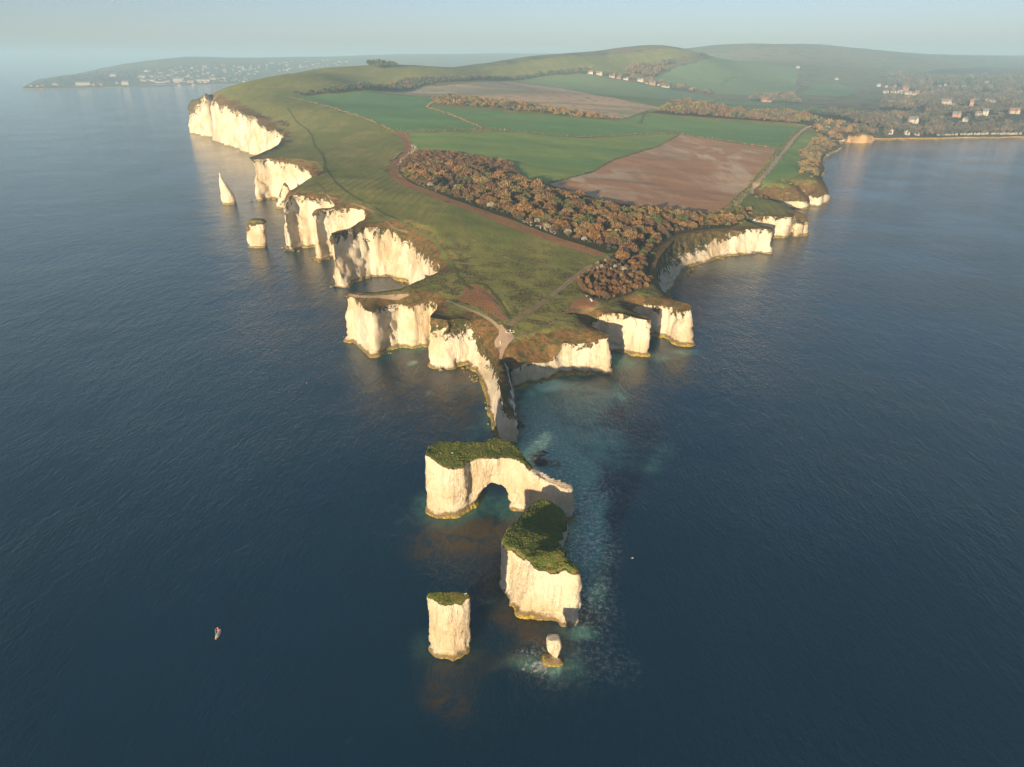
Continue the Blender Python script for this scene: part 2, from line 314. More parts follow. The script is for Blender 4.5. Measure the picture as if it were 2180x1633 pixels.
# orientation: make it counter clockwise
ar = (coast[:, 0] * np.roll(coast[:, 1], -1) - np.roll(coast[:, 0], -1) * coast[:, 1]).sum()
if ar < 0: coast = coast[::-1].copy()
NC = len(coast)
T = np.roll(coast[:, :2], -1, 0) - np.roll(coast[:, :2], 1, 0); T /= np.linalg.norm(T, axis=1)[:, None] + 1e-9
CN = np.c_[T[:, 1], -T[:, 0]]                                    # outward
for _ in range(4): CN = CN * .5 + np.roll(CN, 1, 0) * .25 + np.roll(CN, -1, 0) * .25
CN /= np.linalg.norm(CN, axis=1)[:, None] + 1e-9
print('coast verts', NC, 'area sign', ar)
rim_dz = coast[:, 2] - H0(coast[:, 0], coast[:, 1])
def coast_fields(x, y):
    """distance to the coast and the height correction that brings the land down (or up) to its rim"""
    x = np.asarray(x, float).ravel(); y = np.asarray(y, float).ravel(); D = np.empty(len(x)); Z = np.empty(len(x)); Wd = np.empty(len(x))
    for s in range(0, len(x), 4000):
        d2 = (x[s:s+4000, None] - coast[None, :, 0]) ** 2 + (y[s:s+4000, None] - coast[None, :, 1]) ** 2
        D[s:s+4000] = np.sqrt(d2.min(1))
        w_ = 1 / (d2 + .02) ** 2
        w_ /= w_.sum(1)[:, None]; Z[s:s+4000] = w_ @ rim_dz; Wd[s:s+4000] = w_ @ coast[:, 3]
    return D, Z, Wd
def ZL(x, y):
    h = H0(x, y); D, Z, Wd = coast_fields(x, y); t = np.clip(1 - D / Wd, 0, 1)
    x = np.ravel(x); y = np.ravel(y)
    bumpy = fbm(x / 38, y / 38, 0 * x, 3, 5) * .55 * np.clip(D / 25, 0, 1) + fbm(x / 8, y / 8, 0 * x, 2, 8) * .16 * np.clip(D / 4, 0, 1)
    far = np.clip((y - 1300) / 2500, 0, 1)
    bumpy = bumpy + far * fbm(x / 350, y / 350, 0 * x, 3, 4) * 7 * np.clip(D / 150, 0, 1)
    return h + Z * t ** 1.25 + bumpy
CPOLY = coast[:, :2]
CPsimple = co[:, :2]
# height lookup table in view-wedge coordinates so that draping is quick
LU = np.linspace(-.95, .95, 420); LV = np.linspace(math.log(195), math.log(12500), 620)
gu, gv = np.meshgrid(LU, LV); gy = np.exp(gv).ravel(); gx = np.tan(gu).ravel() * gy
gz = H0(gx, gy).reshape(gu.shape)
def Zq(x, y):                                                    # quick bilinear height (inland accuracy)
    x = np.asarray(x, float); y = np.asarray(y, float)
    a = (np.arctan2(x, y) - LU[0]) / (LU[1] - LU[0]); b_ = (np.log(np.maximum(y, 196)) - LV[0]) / (LV[1] - LV[0])
    a = np.clip(a, 0, len(LU) - 1.001); b_ = np.clip(b_, 0, len(LV) - 1.001); i = a.astype(int); j = b_.astype(int); u = a - i; v = b_ - j
    return (gz[j, i] * (1 - u) * (1 - v) + gz[j, i+1] * u * (1 - v) + gz[j+1, i] * (1 - u) * v + gz[j+1, i+1] * u * v)
def drape(px, py):
    """world x, y where the ray of a pixel first meets the land"""
    px = np.atleast_1d(np.asarray(px, float)); py = np.atleast_1d(np.asarray(py, float))
    dy = (CY - py) / FPX; Y = np.exp(np.linspace(math.log(235), math.log(11000), 900))
    t = Y[None] / (cP + dy * sP)[:, None]; X = t * ((px - CX) / FPX)[:, None]; Z = CAMH - t * (sP - dy * cP)[:, None]
    below = Z < Zq(X, np.broadcast_to(Y, X.shape))
    land = inpoly(X.ravel(), np.broadcast_to(Y, X.shape).ravel(), CPsimple).reshape(X.shape)
    hit = below & land; k = np.where(hit.any(1), hit.argmax(1), np.argmin(np.abs(Z - Zq(X, np.broadcast_to(Y, X.shape))), 1)); k0 = np.maximum(k - 1, 0); r = np.arange(len(px))
    a = Z[r, k0] - Zq(X[r, k0], Y[k0]); b_ = Z[r, k] - Zq(X[r, k], Y[k]); f = np.where((a > 0) & (b_ < 0), a / (a - b_ + 1e-9), 0)
    Yh = Y[k0] * (1 - f) + Y[k] * f; return Yh / (cP + dy * sP) * (px - CX) / FPX, Yh
def D2(pts): x, y = drape([p[0] for p in pts], [p[1] for p in pts]); return np.c_[x, y]
print('terrain base %.1fs' % (time.time() - T0))

# ------------------------------------------------------------ land regions (photo pixels, laid on the terrain)
REG = [
 ('crop_field', 'grass_a', [(607,206),(655,217),(710,232),(784,256),(835,277),(865,281),(1030,274),(990,257),(950,243),(908,230),(914,221),(931,210),(860,202),(784,195),(700,202)]),
 ('crop_field', 'grass_b', [(914,229),(925,226),(968,230),(1114,243),(1243,252),(1300,259),(1355,266),(1421,276),(1438,282),(1400,283),(1300,290),(1225,292),(1114,281),(1036,275),(990,255),(950,241)]),
 ('crop_field', 'grass_c', [(868,284),(1041,280.5),(1114,283.5),(1225,294.5),(1300,292.5),(1400,286),(1444,286),(1401,311),(1300,342),(1261,365.5),(1166,391),(1130,385),(1107,375),(1089,347),(1040,338),(960,323),(883,322),(877,310)]),
 ('ploughed_field', 'plough', [(1449.5,287),(1651,317.5),(1643,336),(1591,396),(1545,440),(1516,456),(1460,452),(1381,441),(1300,428),(1240,412),(1190,400),(1168,391.5),(1262,366.5),(1301,343.5),(1402,312.5)]),
 ('crop_field', 'grass_b', [(1305,256),(1369,245),(1440,250),(1500,256),(1600,264),(1708,271),(1655,314),(1502,292),(1430,277),(1360,264)]),
 ('crop_field', 'grass_c', [(1716,280),(1736,286),(1705,318),(1702,371),(1676,383),(1640,390),(1618,396),(1640,362),(1680,318)]),
 ('stubble_field', 'stubble', [(800,194),(880,187),(960,181.5),(1020,176),(1085,173),(1188,187.5),(1298,207.5),(1400,228),(1425,232),(1379,235),(1328,253),(1283,253),(1235,246),(1100,224),(1000,211),(940,206),(860,201)]),
 ('crop_field', 'grass_h', [(1091,172),(1144,162),(1247,158),(1275,162),(1406,186),(1487,201),(1532,210),(1484,221),(1445,226),(1400,226),(1298,205),(1188,186)]),
 ('crop_field', 'grass_h', [(1536,211),(1560,213.6),(1704,226),(1825,239),(1866,248),(1800,245),(1724,239),(1700,239),(1590,239),(1500,225),(1488,222)]),
 ('crop_field', 'grass_h', [(1429,148),(1526,121.5),(1664,138),(1700,150),(1690,204),(1600,203),(1502,197),(1440,184),(1381,169)]),
 ('crop_field', 'grass_h', [(1728,182),(1785,178),(1833,196),(1785,204),(1706,201)]),
 ('crop_field', 'grass_h', [(1943,233),(1975,229),(1968,246),(1950,243)]),
 ('crop_field', 'grass_h', [(2110,262),(2150,248),(2200,245),(2200,270),(2120,269)]),
 ('bracken_bank', 'bracken', [(838,279),(866,283),(880,312),(878,323),(862,336),(846,352),(850,370),(868,387),(905,403),(960,424),(1020,446),(1110,476),(1200,512),(1292,541),(1270,545),(1190,522),(1090,483),(1000,450),(940,428),(890,407),(850,391),(828,374),(826,358),(838,340),(856,322),(860,305),(850,290)]),
 ('bracken_patch', 'bracken', [(985,612),(1000,607),(1020,610),(1040,622),(1058,640),(1075,660),(1086,680),(1070,684),(1045,668),(1020,655),(985,645),(970,636),(988,628)]),
 ('bracken_patch', 'bracken', [(1222,638),(1250,635),(1275,642),(1268,655),(1240,660),(1205,668)]),
 ('wood_floor', 'floor', [(883,323),(960,324),(1040,339),(1088,347),(1106,376),(1165,392),(1240,413),(1300,429),(1380,442),(1460,453),(1545,460),(1575,440),(1600,448),(1598,466),(1560,484),(1490,489),(1440,500),(1395,535),(1384,575),(1386,600),(1350,622),(1290,642),(1240,625),(1225,600),(1260,570),(1345,535),(1292,541),(1200,511),(1110,475),(1020,445),(960,423),(905,402),(868,386),(850,369),(848,352),(864,336)]),
 ('bare_earth', 'earth', [(1062,690),(1068,691),(1078,703),(1097,718),(1084,728),(1074,738),(1068,752),(1062,752),(1064,738),(1054,722),(1052,712),(1062,705)]),
 ('wood_floor', 'floor', [(1705,236),(1760,244),(1866,250),(1900,160),(2100,140),(2300,150),(2300,283),(2180,286),(2000,289),(1860,291),(1790,292),(1745,280),(1715,266),(1690,262),(1500,250),(1380,240),(1440,228),(1500,232),(1600,244),(1700,244)]),
]
regs = []
for nm, mt, pts in REG:
    P_ = np.array([(float(a), float(b_), 0, 0) for a, b_ in pts]); out = []
    for i in range(len(P_)):
        a, b_ = P_[i], P_[(i + 1) % len(P_)]; k = max(1, int(math.hypot(*(b_ - a)[:2]) / 14))
        out += [a + (b_ - a) * j / k for j in range(k)]
    regs.append((nm, mt, D2([(q[0], q[1]) for q in out])))

# ------------------------------------------------------------ triangulate the land
pts_in = []; Y = 206.0
xmin, xmax = coast[:, 0].min(), coast[:, 0].max()
while Y < 11500:
    sp = max(2.3, Y / 120) if Y < 1300 else Y / 62
    n = int(Y * 2.1 / sp); xs = -Y * 1.0 + np.arange(n) * sp + RNG.uniform(-.3, .3, n) * sp; ys = Y + RNG.uniform(-.3, .3, n) * sp
    pts_in.append(np.c_[xs, ys]); Y += sp * .87
pts_in = np.concatenate(pts_in); pts_in = pts_in[inpoly(pts_in[:, 0], pts_in[:, 1], CPOLY)]
D_, _, _ = coast_fields(pts_in[:, 0], pts_in[:, 1]); pts_in = pts_in[D_ > np.maximum(1.2, pts_in[:, 1] * .003)]
allp = [Vector(p) for p in CPOLY.tolist()]; edges = [(i, (i + 1) % NC) for i in range(NC)]
for nm, mt, R in regs:
    s = len(allp); allp += [Vector(p) for p in R.tolist()]; edges += [(s + i, s + (i + 1) % len(R)) for i in range(len(R))]
allp += [Vector(p) for p in pts_in.tolist()]
print('cdt input', len(allp), '%.1fs' % (time.time() - T0))
vv, ee, ff, ov, oe, of = delaunay_2d_cdt(allp, edges, [], 0, 1e-4, True)
print('cdt out', len(vv), len(ff), '%.1fs' % (time.time() - T0))
V2 = np.array([(v[0], v[1]) for v in vv]); F = np.array([f for f in ff if len(f) == 3], np.int32)
cen = V2[F].mean(1); keep = inpoly(cen[:, 0], cen[:, 1], CPOLY); F = F[keep]; cen = cen[keep]
z = ZL(V2[:, 0], V2[:, 1])
for i, o_ in enumerate(ov):
    for q in o_:
        if q < NC: z[i] = coast[q, 2]; break
V3 = np.c_[V2, z]
reg_id = np.zeros(len(F), int)
for k, (nm, mt, R) in enumerate(regs):
    reg_id[inpoly(cen[:, 0], cen[:, 1], R)] = k + 1
D_, _, _ = coast_fields(V2[:, 0], V2[:, 1])
nx = np.array([1.0])

# ------------------------------------------------------------ ground materials
def turf_mat():
    m, nt, b = newmat('down turf', .95, .05)
    g = nd(nt, 'ShaderNodeNewGeometry'); P = coord(nt)
    nz = nd(nt, 'ShaderNodeSeparateXYZ', {0: g.outputs['Normal']}).outputs[2]
    pos = nd(nt, 'ShaderNodeSeparateXYZ', {0: g.outputs['Position']})
    n1 = noise(nt, coord(nt, (1, .35, 1), (0, 0, .5)), .03, 6, .6, .5); n2 = noise(nt, P, .5, 5, .7); n3 = noise(nt, P, .10, 5, .65, .4)
    mow = noise(nt, coord(nt, (.9, .05, 1), (0, 0, .42)), .35, 3, .6, .2)
    c = mixc(nt, ramp(nt, n1, .38, .64), (.205, .225, .060), (.320, .285, .090))
    c = mixc(nt, m_(nt, 'MULTIPLY', ramp(nt, mow, .45, .68), .5), c, (.175, .215, .052))
    c = mixc(nt, m_(nt, 'MULTIPLY', ramp(nt, n2, .45, .75), .5), c, (.145, .185, .045))
    lines = nd(nt, 'ShaderNodeTexWave', {'Vector': coord(nt, (1, .35, 1), (0, 0, .35)), 'Scale': .055, 'Distortion': 3.5, 'Detail': 2, 'Detail Scale': .25}).outputs['Fac']
    lm = m_(nt, 'MULTIPLY', ramp(nt, nd(nt, 'ShaderNodeSeparateXYZ', {0: g.outputs['Position']}).outputs[1], 380, 520), ramp(nt, n1, .35, .55))
    c = mixc(nt, m_(nt, 'MULTIPLY', m_(nt, 'MULTIPLY', ramp(nt, lines, .55, .9), lm), .30), c, (.105, .125, .036))
    rough = m_(nt, 'MULTIPLY', attr(nt, 'rough'), ramp(nt, n3, .40, .60))
    tuft = noise(nt, P, .9, 4, .75)
    c = mixc(nt, rough, c, mixc(nt, ramp(nt, tuft, .42, .60), (.062, .075, .024), (.24, .19, .075)))
    # rusty dry grass along the brink and on the slopes
    e = m_(nt, 'ADD', attr(nt, 'edge'), m_(nt, 'MULTIPLY', m_(nt, 'SUBTRACT', noise(nt, P, .16, 6, .7), .5), 2.6))
    ef = ramp(nt, e, .35, .75)
    bc = mixc(nt, ramp(nt, noise(nt, P, .35, 5, .7), .36, .62), (.085, .090, .030), (.25, .135, .055))
    bc = mixc(nt, m_(nt, 'MULTIPLY', ramp(nt, tuft, .5, .66), .6), bc, (.05, .045, .022))
    c = mixc(nt, ef, c, bc)
    sl = m_(nt, 'ADD', nz, m_(nt, 'MULTIPLY', m_(nt, 'SUBTRACT', noise(nt, P, .45, 6, .75), .5), .9))
    ch = m_(nt, 'MULTIPLY', m_(nt, 'SUBTRACT', 1.0, ramp(nt, sl, .50, .60)), attr(nt, 'edge'), clamp=True)
    c = mixc(nt, ch, c, (.78, .72, .60))
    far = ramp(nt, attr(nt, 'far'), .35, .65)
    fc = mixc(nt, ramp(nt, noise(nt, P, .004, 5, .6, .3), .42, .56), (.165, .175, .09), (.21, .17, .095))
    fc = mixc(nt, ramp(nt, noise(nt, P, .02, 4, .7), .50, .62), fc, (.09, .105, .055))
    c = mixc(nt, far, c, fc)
    nt.links.new(c, b.inputs['Base Color'])
    bump(nt, b, m_(nt, 'ADD', n2, m_(nt, 'MULTIPLY', tuft, attr(nt, 'rough'))), .45, .9)
    return m
M['turf'] = turf_mat()
M['grass_a'] = grass_mat('winter wheat dark', (.14, .28, .105), (.18, .32, .11), sc=.012, stretch=(.4, 1, 1), rot=.3, fine=.5)
M['grass_b'] = grass_mat('winter wheat', (.155, .30, .105), (.20, .34, .105), sc=.012, stretch=(.4, 1, 1), rot=-.2, fine=.5)
M['grass_c'] = grass_mat('winter wheat bright', (.18, .32, .095), (.31, .39, .10), sc=.011, stretch=(.35, 1, 1), rot=.15, fine=.5)
M['grass_h'] = grass_mat('hill pasture', (.17, .26, .12), (.21, .28, .12), sc=.01, fine=.3)
M['stubble'] = grass_mat('pale fallow soil', (.33, .30, .20), (.60, .42, .28), (.22, .26, .16), sc=.011, stretch=(.22, 1, 1), rot=-.12, fine=.3, thr=(.42, .54))
M['plough'] = grass_mat('ploughed chalky soil', (.21, .118, .066), (.185, .108, .064), sc=.014, fine=.6)
def plough():
    m, nt, b = newmat('ploughed soil', .95, .05); P = coord(nt)
    V = coord(nt, (1, .38, 1), (0, 0, .9))
    n1 = noise(nt, V, .020, 5, .55, .8); n2 = noise(nt, P, .5, 4, .7)
    fur = nd(nt, 'ShaderNodeTexWave', {'Vector': coord(nt, (1, 1, 1), (0, 0, -.46)), 'Scale': .16, 'Distortion': 1.2, 'Detail': 3}).outputs['Fac']
    c = mixc(nt, ramp(nt, n1, .48, .62), (.62, .335, .165), (.80, .62, .41))
    c = mixc(nt, ramp(nt, noise(nt, V, .012, 3), .35, .6), c, mixc(nt, .5, c, (.46, .26, .15)))
    c = mixc(nt, m_(nt, 'MULTIPLY', fur, .16), c, (.12, .075, .05)); c = mixc(nt, m_(nt, 'MULTIPLY', ramp(nt, n2, .4, .7), .25), c, (.12, .08, .05))
    nt.links.new(c, b.inputs['Base Color']); bump(nt, b, n2, .3, .8); return m
M['plough'] = plough()
M['bracken'] = grass_mat('dead bracken', (.40, .185, .085), (.32, .20, .095), (.19, .15, .065), sc=.12, fine=1.0, bumpd=.7)
M['floor'] = grass_mat('wood floor', (.055, .060, .030), (.110, .075, .045), (.060, .085, .028), sc=.05, fine=.8, bumpd=.6)
M['earth'] = grass_mat('trodden chalk earth', (.50, .36, .24), (.44, .33, .24), sc=.15, fine=2.0, bumpd=.15)
M['track'] = grass_mat('worn track', (.30, .23, .13), (.21, .18, .085), sc=.15, fine=1.2, bumpd=.15)
M['rut'] = grass_mat('bare track ruts', (.43, .33, .22), (.34, .28, .18), sc=.3, fine=2.0, bumpd=.1)
M['lane'] = grass_mat('chalk lane', (.62, .47, .31), (.50, .40, .26), sc=.2, fine=1.5, bumpd=.1)
M['ditch'] = grass_mat('rank grass line', (.120, .150, .045), (.150, .165, .055), sc=.2, fine=1.2, bumpd=.3)

# attributes on the land top
edge = 1 - sstep(.5, 1.0, D_ / (coast_fields(V2[:, 0], V2[:, 1])[2] * .9 + 2.5))
roughf = np.clip(sstep(430, 330, V2[:, 1]) * sstep(-75, -20, V2[:, 0]) + .55 * sstep(24, 10, D_), 0, 1)
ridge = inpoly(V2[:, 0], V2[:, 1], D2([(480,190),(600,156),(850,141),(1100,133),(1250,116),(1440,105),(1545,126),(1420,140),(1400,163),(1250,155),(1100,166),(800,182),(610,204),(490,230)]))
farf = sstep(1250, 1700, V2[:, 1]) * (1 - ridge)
for k, (nm, mt, R) in list(enumerate(regs)) + [(-1, ('down_turf', 'turf', None))]:
    sel = F[reg_id == k + 1]
    if not len(sel): continue
    u, inv = np.unique(sel, return_inverse=True)
    me = mesh_from(nm, V3[u], inv.reshape(-1, 3).astype(np.int32), M[mt], {'edge': edge[u], 'rough': roughf[u], 'far': farf[u]} if mt == 'turf' else None)
    structure(nm, me)

# ------------------------------------------------------------ cliff walls
def wall(name, P, N, zr, b_, vg, sd, closed=True, rows=24, amp=1.0, seed=1, zbot=-2.0):
    n = len(P); vs = []; at_v = []; at_s = []
    sc = np.clip(P[:, 1] / 330, .55, 3.2)
    for r in range(rows + 1):
        v = r / rows; v = v ** .92
        z = zr + (zbot - zr) * v
        prof = b_ * np.clip(v, 0, 1) ** 1.25
        x0 = P[:, 0]; y0 = P[:, 1]
        fade = sstep(0, .10, v)
        but = vnoise(x0 / (9 * sc), y0 / (9 * sc), z / (34 * sc), seed) * 1.5 + vnoise(x0 / (3.4 * sc), y0 / (3.4 * sc), z / (13 * sc), seed + 2) * .8 + vnoise(x0 / (1.5 * sc), y0 / (1.5 * sc), z / (4.2 * sc), seed + 4) * .38
        blk = _h(np.floor(x0 / (3.1 * sc) + vnoise(x0 / 5, z / 6, 0 * x0, 3) * .6), np.floor(y0 / (3.1 * sc)), np.floor(z / (4.5 * sc) + x0 / 9), 5) * .42 + _h(np.floor(x0 / (1.4 * sc)), np.floor(y0 / (1.4 * sc)), np.floor(z / (1.7 * sc)), 6) * .18
        but = but + blk
        but = but * amp * sc * fade * np.clip(zr / 9, .25, 1) * 1.25
        low = z / np.clip(zr / 16, .4, 1)
        lw = .55 + .55 * vnoise(x0 / (6 * sc), y0 / (6 * sc), 0 * x0, seed + 6)
        ledge = .9 * lw * (1 - sstep(.2, .9, low + but * .15)) * np.clip(zr / 9, .2, 1) - .7 * sstep(.9, 1.8, low) * (1 - sstep(2.2, 4.0, low)) * np.clip(zr / 9, 0, 1)
        o = prof + but + ledge * fade
        vs.append(np.c_[x0 + N[:, 0] * o, y0 + N[:, 1] * o, z])
        gx = vg * 1.0
        at_v.append(np.clip(.5 + (gx - v) * 1.15, 0, 1) * np.where(vg > 0, 1, 0) - .02); at_s.append(sd)
    vs = np.concatenate(vs); a = np.arange(n if closed else n - 1); b2 = (a + 1) % n
    fs = np.concatenate([np.c_[r * n + a, (r + 1) * n + a, (r + 1) * n + b2, r * n + b2] for r in range(rows)])
    me = mesh_from(name, vs, fs.astype(np.int32), M['rock'], {'veg': np.concatenate(at_v), 'sand': np.concatenate(at_s)})
    return me
seg = [('cliff', coast)]
me = wall('cliff', coast[:, :2], CN, coast[:, 2], coast[:, 4], coast[:, 5], coast[:, 6], rows=26)
structure('cliff', me)
print('land done %.1fs' % (time.time() - T0))

# ------------------------------------------------------------ haze
def haze():
    m = bpy.data.materials.new('haze'); m.use_nodes = True; nt = m.node_tree; nt.nodes.clear()
    v = nd(nt, 'ShaderNodeVolumePrincipled', {'Color': (.46, .72, .93, 1), 'Density': 2.0e-4, 'Anisotropy': 0.0}); o = nt.nodes.new('ShaderNodeOutputMaterial')
    nt.links.new(v.outputs[0], o.inputs['Volume'])
    x0, x1, y0, y1, z0, z1 = -43000, 43000, -43000, 43000, -4, 232
    vs = [(x, y, z) for z in (z0, z1) for y in (y0, y1) for x in (x0, x1)]
    fs = np.array([(0, 2, 3, 1), (4, 5, 7, 6), (0, 1, 5, 4), (2, 6, 7, 3), (0, 4, 6, 2), (1, 3, 7, 5)], np.int32)
    tag(link('haze', mesh_from('haze', vs, fs, m, smooth=False)), kind='stuff')
haze()

# ------------------------------------------------------------ sea stacks
from mathutils.bvhtree import BVHTree
M['cap'] = grass_mat('stack turf', (.085, .145, .026), (.16, .17, .042), (.27, .18, .075), sc=.22, fine=1.3, bumpd=.6)
M['tuft'] = grass_mat('rank grass', (.13, .20, .035), (.24, .22, .06), (.34, .24, .10), sc=.4, fine=2, bumpd=.1)
M['cap_dry'] = grass_mat('dry stack turf', (.16, .15, .055), (.27, .20, .09), (.10, .10, .04), sc=.2, fine=1.3, bumpd=.6)
def loft(rings, caps=True):
    n = len(rings[0]); vs = np.concatenate(rings); a = np.arange(n); b_ = (a + 1) % n
    fs = [list(map(int, q)) for r in range(len(rings) - 1) for q in np.c_[r * n + a, r * n + b_, (r + 1) * n + b_, (r + 1) * n + a]]
    for base, ring, flip in ((0, rings[0], True), ((len(rings) - 1) * n, rings[-1], False)):
        c = len(vs); vs = np.vstack([vs, ring.mean(0)])
        # shrink rings towards a kernel point that lies inside even for bent outlines: triangulate with cdt instead
        P2 = [Vector((float(p[0]), float(p[1]))) for p in ring]
        v_, e_, f_, o_, _, _ = delaunay_2d_cdt(P2, [(i, (i + 1) % n) for i in range(n)], [], 1, 1e-6, True)
        mp = [o[0] if o else 0 for o in o_]
        for f in f_:
            t = [base + mp[k] for k in f]; fs.append(t[::-1] if flip else t)
        vs = vs[:c]
    return vs, fs
def resample(P, n):
    Q = np.vstack([P, P[:1]]); L = np.r_[0, np.cumsum(np.linalg.norm(np.diff(Q[:, :2], axis=0), axis=1))]
    t = np.linspace(0, L[-1], n, endpoint=False); return np.stack([np.interp(t, L, Q[:, k]) for k in range(Q.shape[1])], -1)
def carve(name, label, cat, rings, vox, amp=1.0, cutter=None, seed=20, capname='grass_cap', capmat='cap', capz=.5, veg_top=.10, capn=.60, group=None, topb=None, veg_ext=None):
    vs, fs = loft(rings)
    me = mesh_from('tmp', vs, fs, M['rock'], smooth=False)
    bm = bmesh.new(); bm.from_mesh(me); bmesh.ops.recalc_face_normals(bm, faces=bm.faces); bm.to_mesh(me); bm.free()
    o = bpy.data.objects.new('tmp', me); COL.objects.link(o); extra = []
    if cutter:
        cm = mesh_from('cut', *cutter, M['rock'], smooth=False); bm = bmesh.new(); bm.from_mesh(cm); bmesh.ops.recalc_face_normals(bm, faces=bm.faces); bm.to_mesh(cm); bm.free()
        co_ = bpy.data.objects.new('cut', cm); COL.objects.link(co_); extra.append(co_)
        md = o.modifiers.new('b', 'BOOLEAN'); md.operation = 'DIFFERENCE'; md.object = co_; md.solver = 'EXACT'
    md = o.modifiers.new('r', 'REMESH'); md.mode = 'VOXEL'; md.voxel_size = vox
    dg = bpy.context.evaluated_depsgraph_get(); me2 = bpy.data.meshes.new_from_object(o.evaluated_get(dg))
    bx_ = bmesh.new(); bx_.from_mesh(me2); bx_.verts.ensure_lookup_table(); lab_ = {}; sizes = []
    for v0 in bx_.verts:                                         # drop the stray cubes the remesher leaves in the air
        if v0.index in lab_: continue
        st_ = [v0]; lab_[v0.index] = len(sizes); c_ = 0
        while st_:
            v1 = st_.pop(); c_ += 1
            for e1 in v1.link_edges:
                v2 = e1.other_vert(v1)
                if v2.index not in lab_: lab_[v2.index] = len(sizes); st_.append(v2)
        sizes.append(c_)
    big_ = sizes.index(max(sizes)); bmesh.ops.delete(bx_, geom=[v for v in bx_.verts if lab_[v.index] != big_], context='VERTS'); bx_.to_mesh(me2); bx_.free()
    n = len(me2.vertices); V = np.empty(n * 3, np.float32); me2.vertices.foreach_get('co', V); V = V.reshape(-1, 3).astype(float)
    F_ = np.array([tuple(p.vertices) if len(p.vertices) == 4 else tuple(p.vertices) + (p.vertices[2],) for p in me2.polygons], np.int32)
    for q in [o] + extra: bpy.data.objects.remove(q, do_unlink=True)
    def vnorm(V):
        a, b_, c, d = (V[F_[:, k]] for k in range(4)); fn = np.cross(c - a, d - b_); fn /= np.linalg.norm(fn, axis=1)[:, None] + 1e-9
        vn = np.zeros_like(V)
        for k in range(4): np.add.at(vn, F_[:, k], fn)
        return fn, vn / (np.linalg.norm(vn, axis=1)[:, None] + 1e-9)
    nb = np.zeros_like(V); ct = np.zeros(n)                       # soften the loft a little
    for _ in range(2):
        nb[:] = 0; ct[:] = 0
        for a_, b_ in ((0, 1), (1, 2), (2, 3), (3, 0)):
            np.add.at(nb, F_[:, a_], V[F_[:, b_]]); np.add.at(nb, F_[:, b_], V[F_[:, a_]]); np.add.at(ct, F_[:, a_], 1); np.add.at(ct, F_[:, b_], 1)
        V = V * .5 + .5 * nb / ct[:, None]
    fn, vn = vnorm(V); x, y, z = V.T; s_ = vox / .33; side = 1 - np.clip(vn[:, 2], 0, 1) * .75
    rid = lambda q: 1 - 2 * np.abs(q)
    d = vnoise(x / 5 / s_, y / 5 / s_, z / 12 / s_, seed) * (1.05 if vox < .5 else .75) + rid(vnoise(x / 2.6 / s_, y / 2.6 / s_, z / 4.5 / s_, seed + 1)) * .50 + rid(vnoise(x / 1.1 / s_, y / 1.1 / s_, z / 1.9 / s_, seed + 2)) * .14 + vnoise(x / .9 / s_, y / .9 / s_, z / .5 / s_, seed + 3) * .10
    d = d + _h(np.floor(x / 2.3 / s_ + vnoise(x / 3, y / 3, z / 3, 6) * .5), np.floor(y / 2.3 / s_), np.floor(z / 2.9 / s_ + x / 7), seed) * .30 + _h(np.floor(x / 1.1 / s_), np.floor(y / 1.1 / s_), np.floor(z / 1.0 / s_ + y / 5), seed + 1) * .12
    notch = -.55 * sstep(.8, 1.6, z) * (1 - sstep(1.8, 3.2, z)) + .25 * (1 - sstep(.3, .9, z))
    V = V + vn * ((d * amp * s_ * .62 + notch) * side)[:, None]
    fn, vn = vnorm(V)
    zt = V[:, 2].max(); fz = V[F_].mean(1)[:, 2]; cen_ = V[F_].mean(1)
    jit = vnoise(cen_[:, 0] * 1.1, cen_[:, 1] * 1.1, cen_[:, 2] * .6, seed + 7) * .22 + vnoise(cen_[:, 0] * .35, cen_[:, 1] * .35, cen_[:, 2] * .3, seed + 8) * .16
    zn_ = vn[:, 2].copy()
    for _ in range(int(1.6 / vox)):
        m = np.zeros(n); c_ = np.zeros(n)
        for a_, b_ in ((0, 1), (1, 2), (2, 3), (3, 0)):
            np.add.at(m, F_[:, a_], zn_[F_[:, b_]]); np.add.at(m, F_[:, b_], zn_[F_[:, a_]]); np.add.at(c_, F_[:, a_], 1); np.add.at(c_, F_[:, b_], 1)
        zn_ = m / c_
    cap = (zn_[F_].mean(1) + jit > capn) & (fz > capz * zt)
    if veg_ext is not None: cap |= veg_ext(cen_, fn) & (fz > 2.2)
    lb = np.arange(n); cf_ = F_[cap]                               # drop small stray patches of turf
    for _ in range(400):
        m = lb[cf_].min(1); l2 = lb.copy()
        for k in range(4): np.minimum.at(l2, cf_[:, k], m)
        if (l2 == lb).all(): break
        lb = l2
    if len(cf_):
        fl_ = lb[F_[:, 0]]; uq, cn = np.unique(lb[cf_[:, 0]], return_counts=True); cap &= np.isin(fl_, uq[cn > max(25, .04 * len(cf_))])
    # veg attribute falls off below the cap
    isc = np.zeros(n); 
    for k in range(4): np.maximum.at(isc, F_[:, k], cap.astype(float))
    veg = isc.copy()
    for _ in range(int(2.2 / vox) + 1):
        m = np.zeros(n); c_ = np.zeros(n)
        for a_, b_ in ((0, 1), (1, 2), (2, 3), (3, 0)):
            np.add.at(m, F_[:, a_], veg[F_[:, b_]]); np.add.at(m, F_[:, b_], veg[F_[:, a_]]); np.add.at(c_, F_[:, a_], 1); np.add.at(c_, F_[:, b_], 1)
        veg = np.maximum(isc, m / c_)
    veg = np.clip(veg * .75 + veg_top, 0, 1) * (V[:, 2] > 2)
    root = bpy.data.objects.new(name, None); COL.objects.link(root); c0 = V.mean(0); root.location = (c0[0], c0[1], 0); tag(root, label, cat, group)
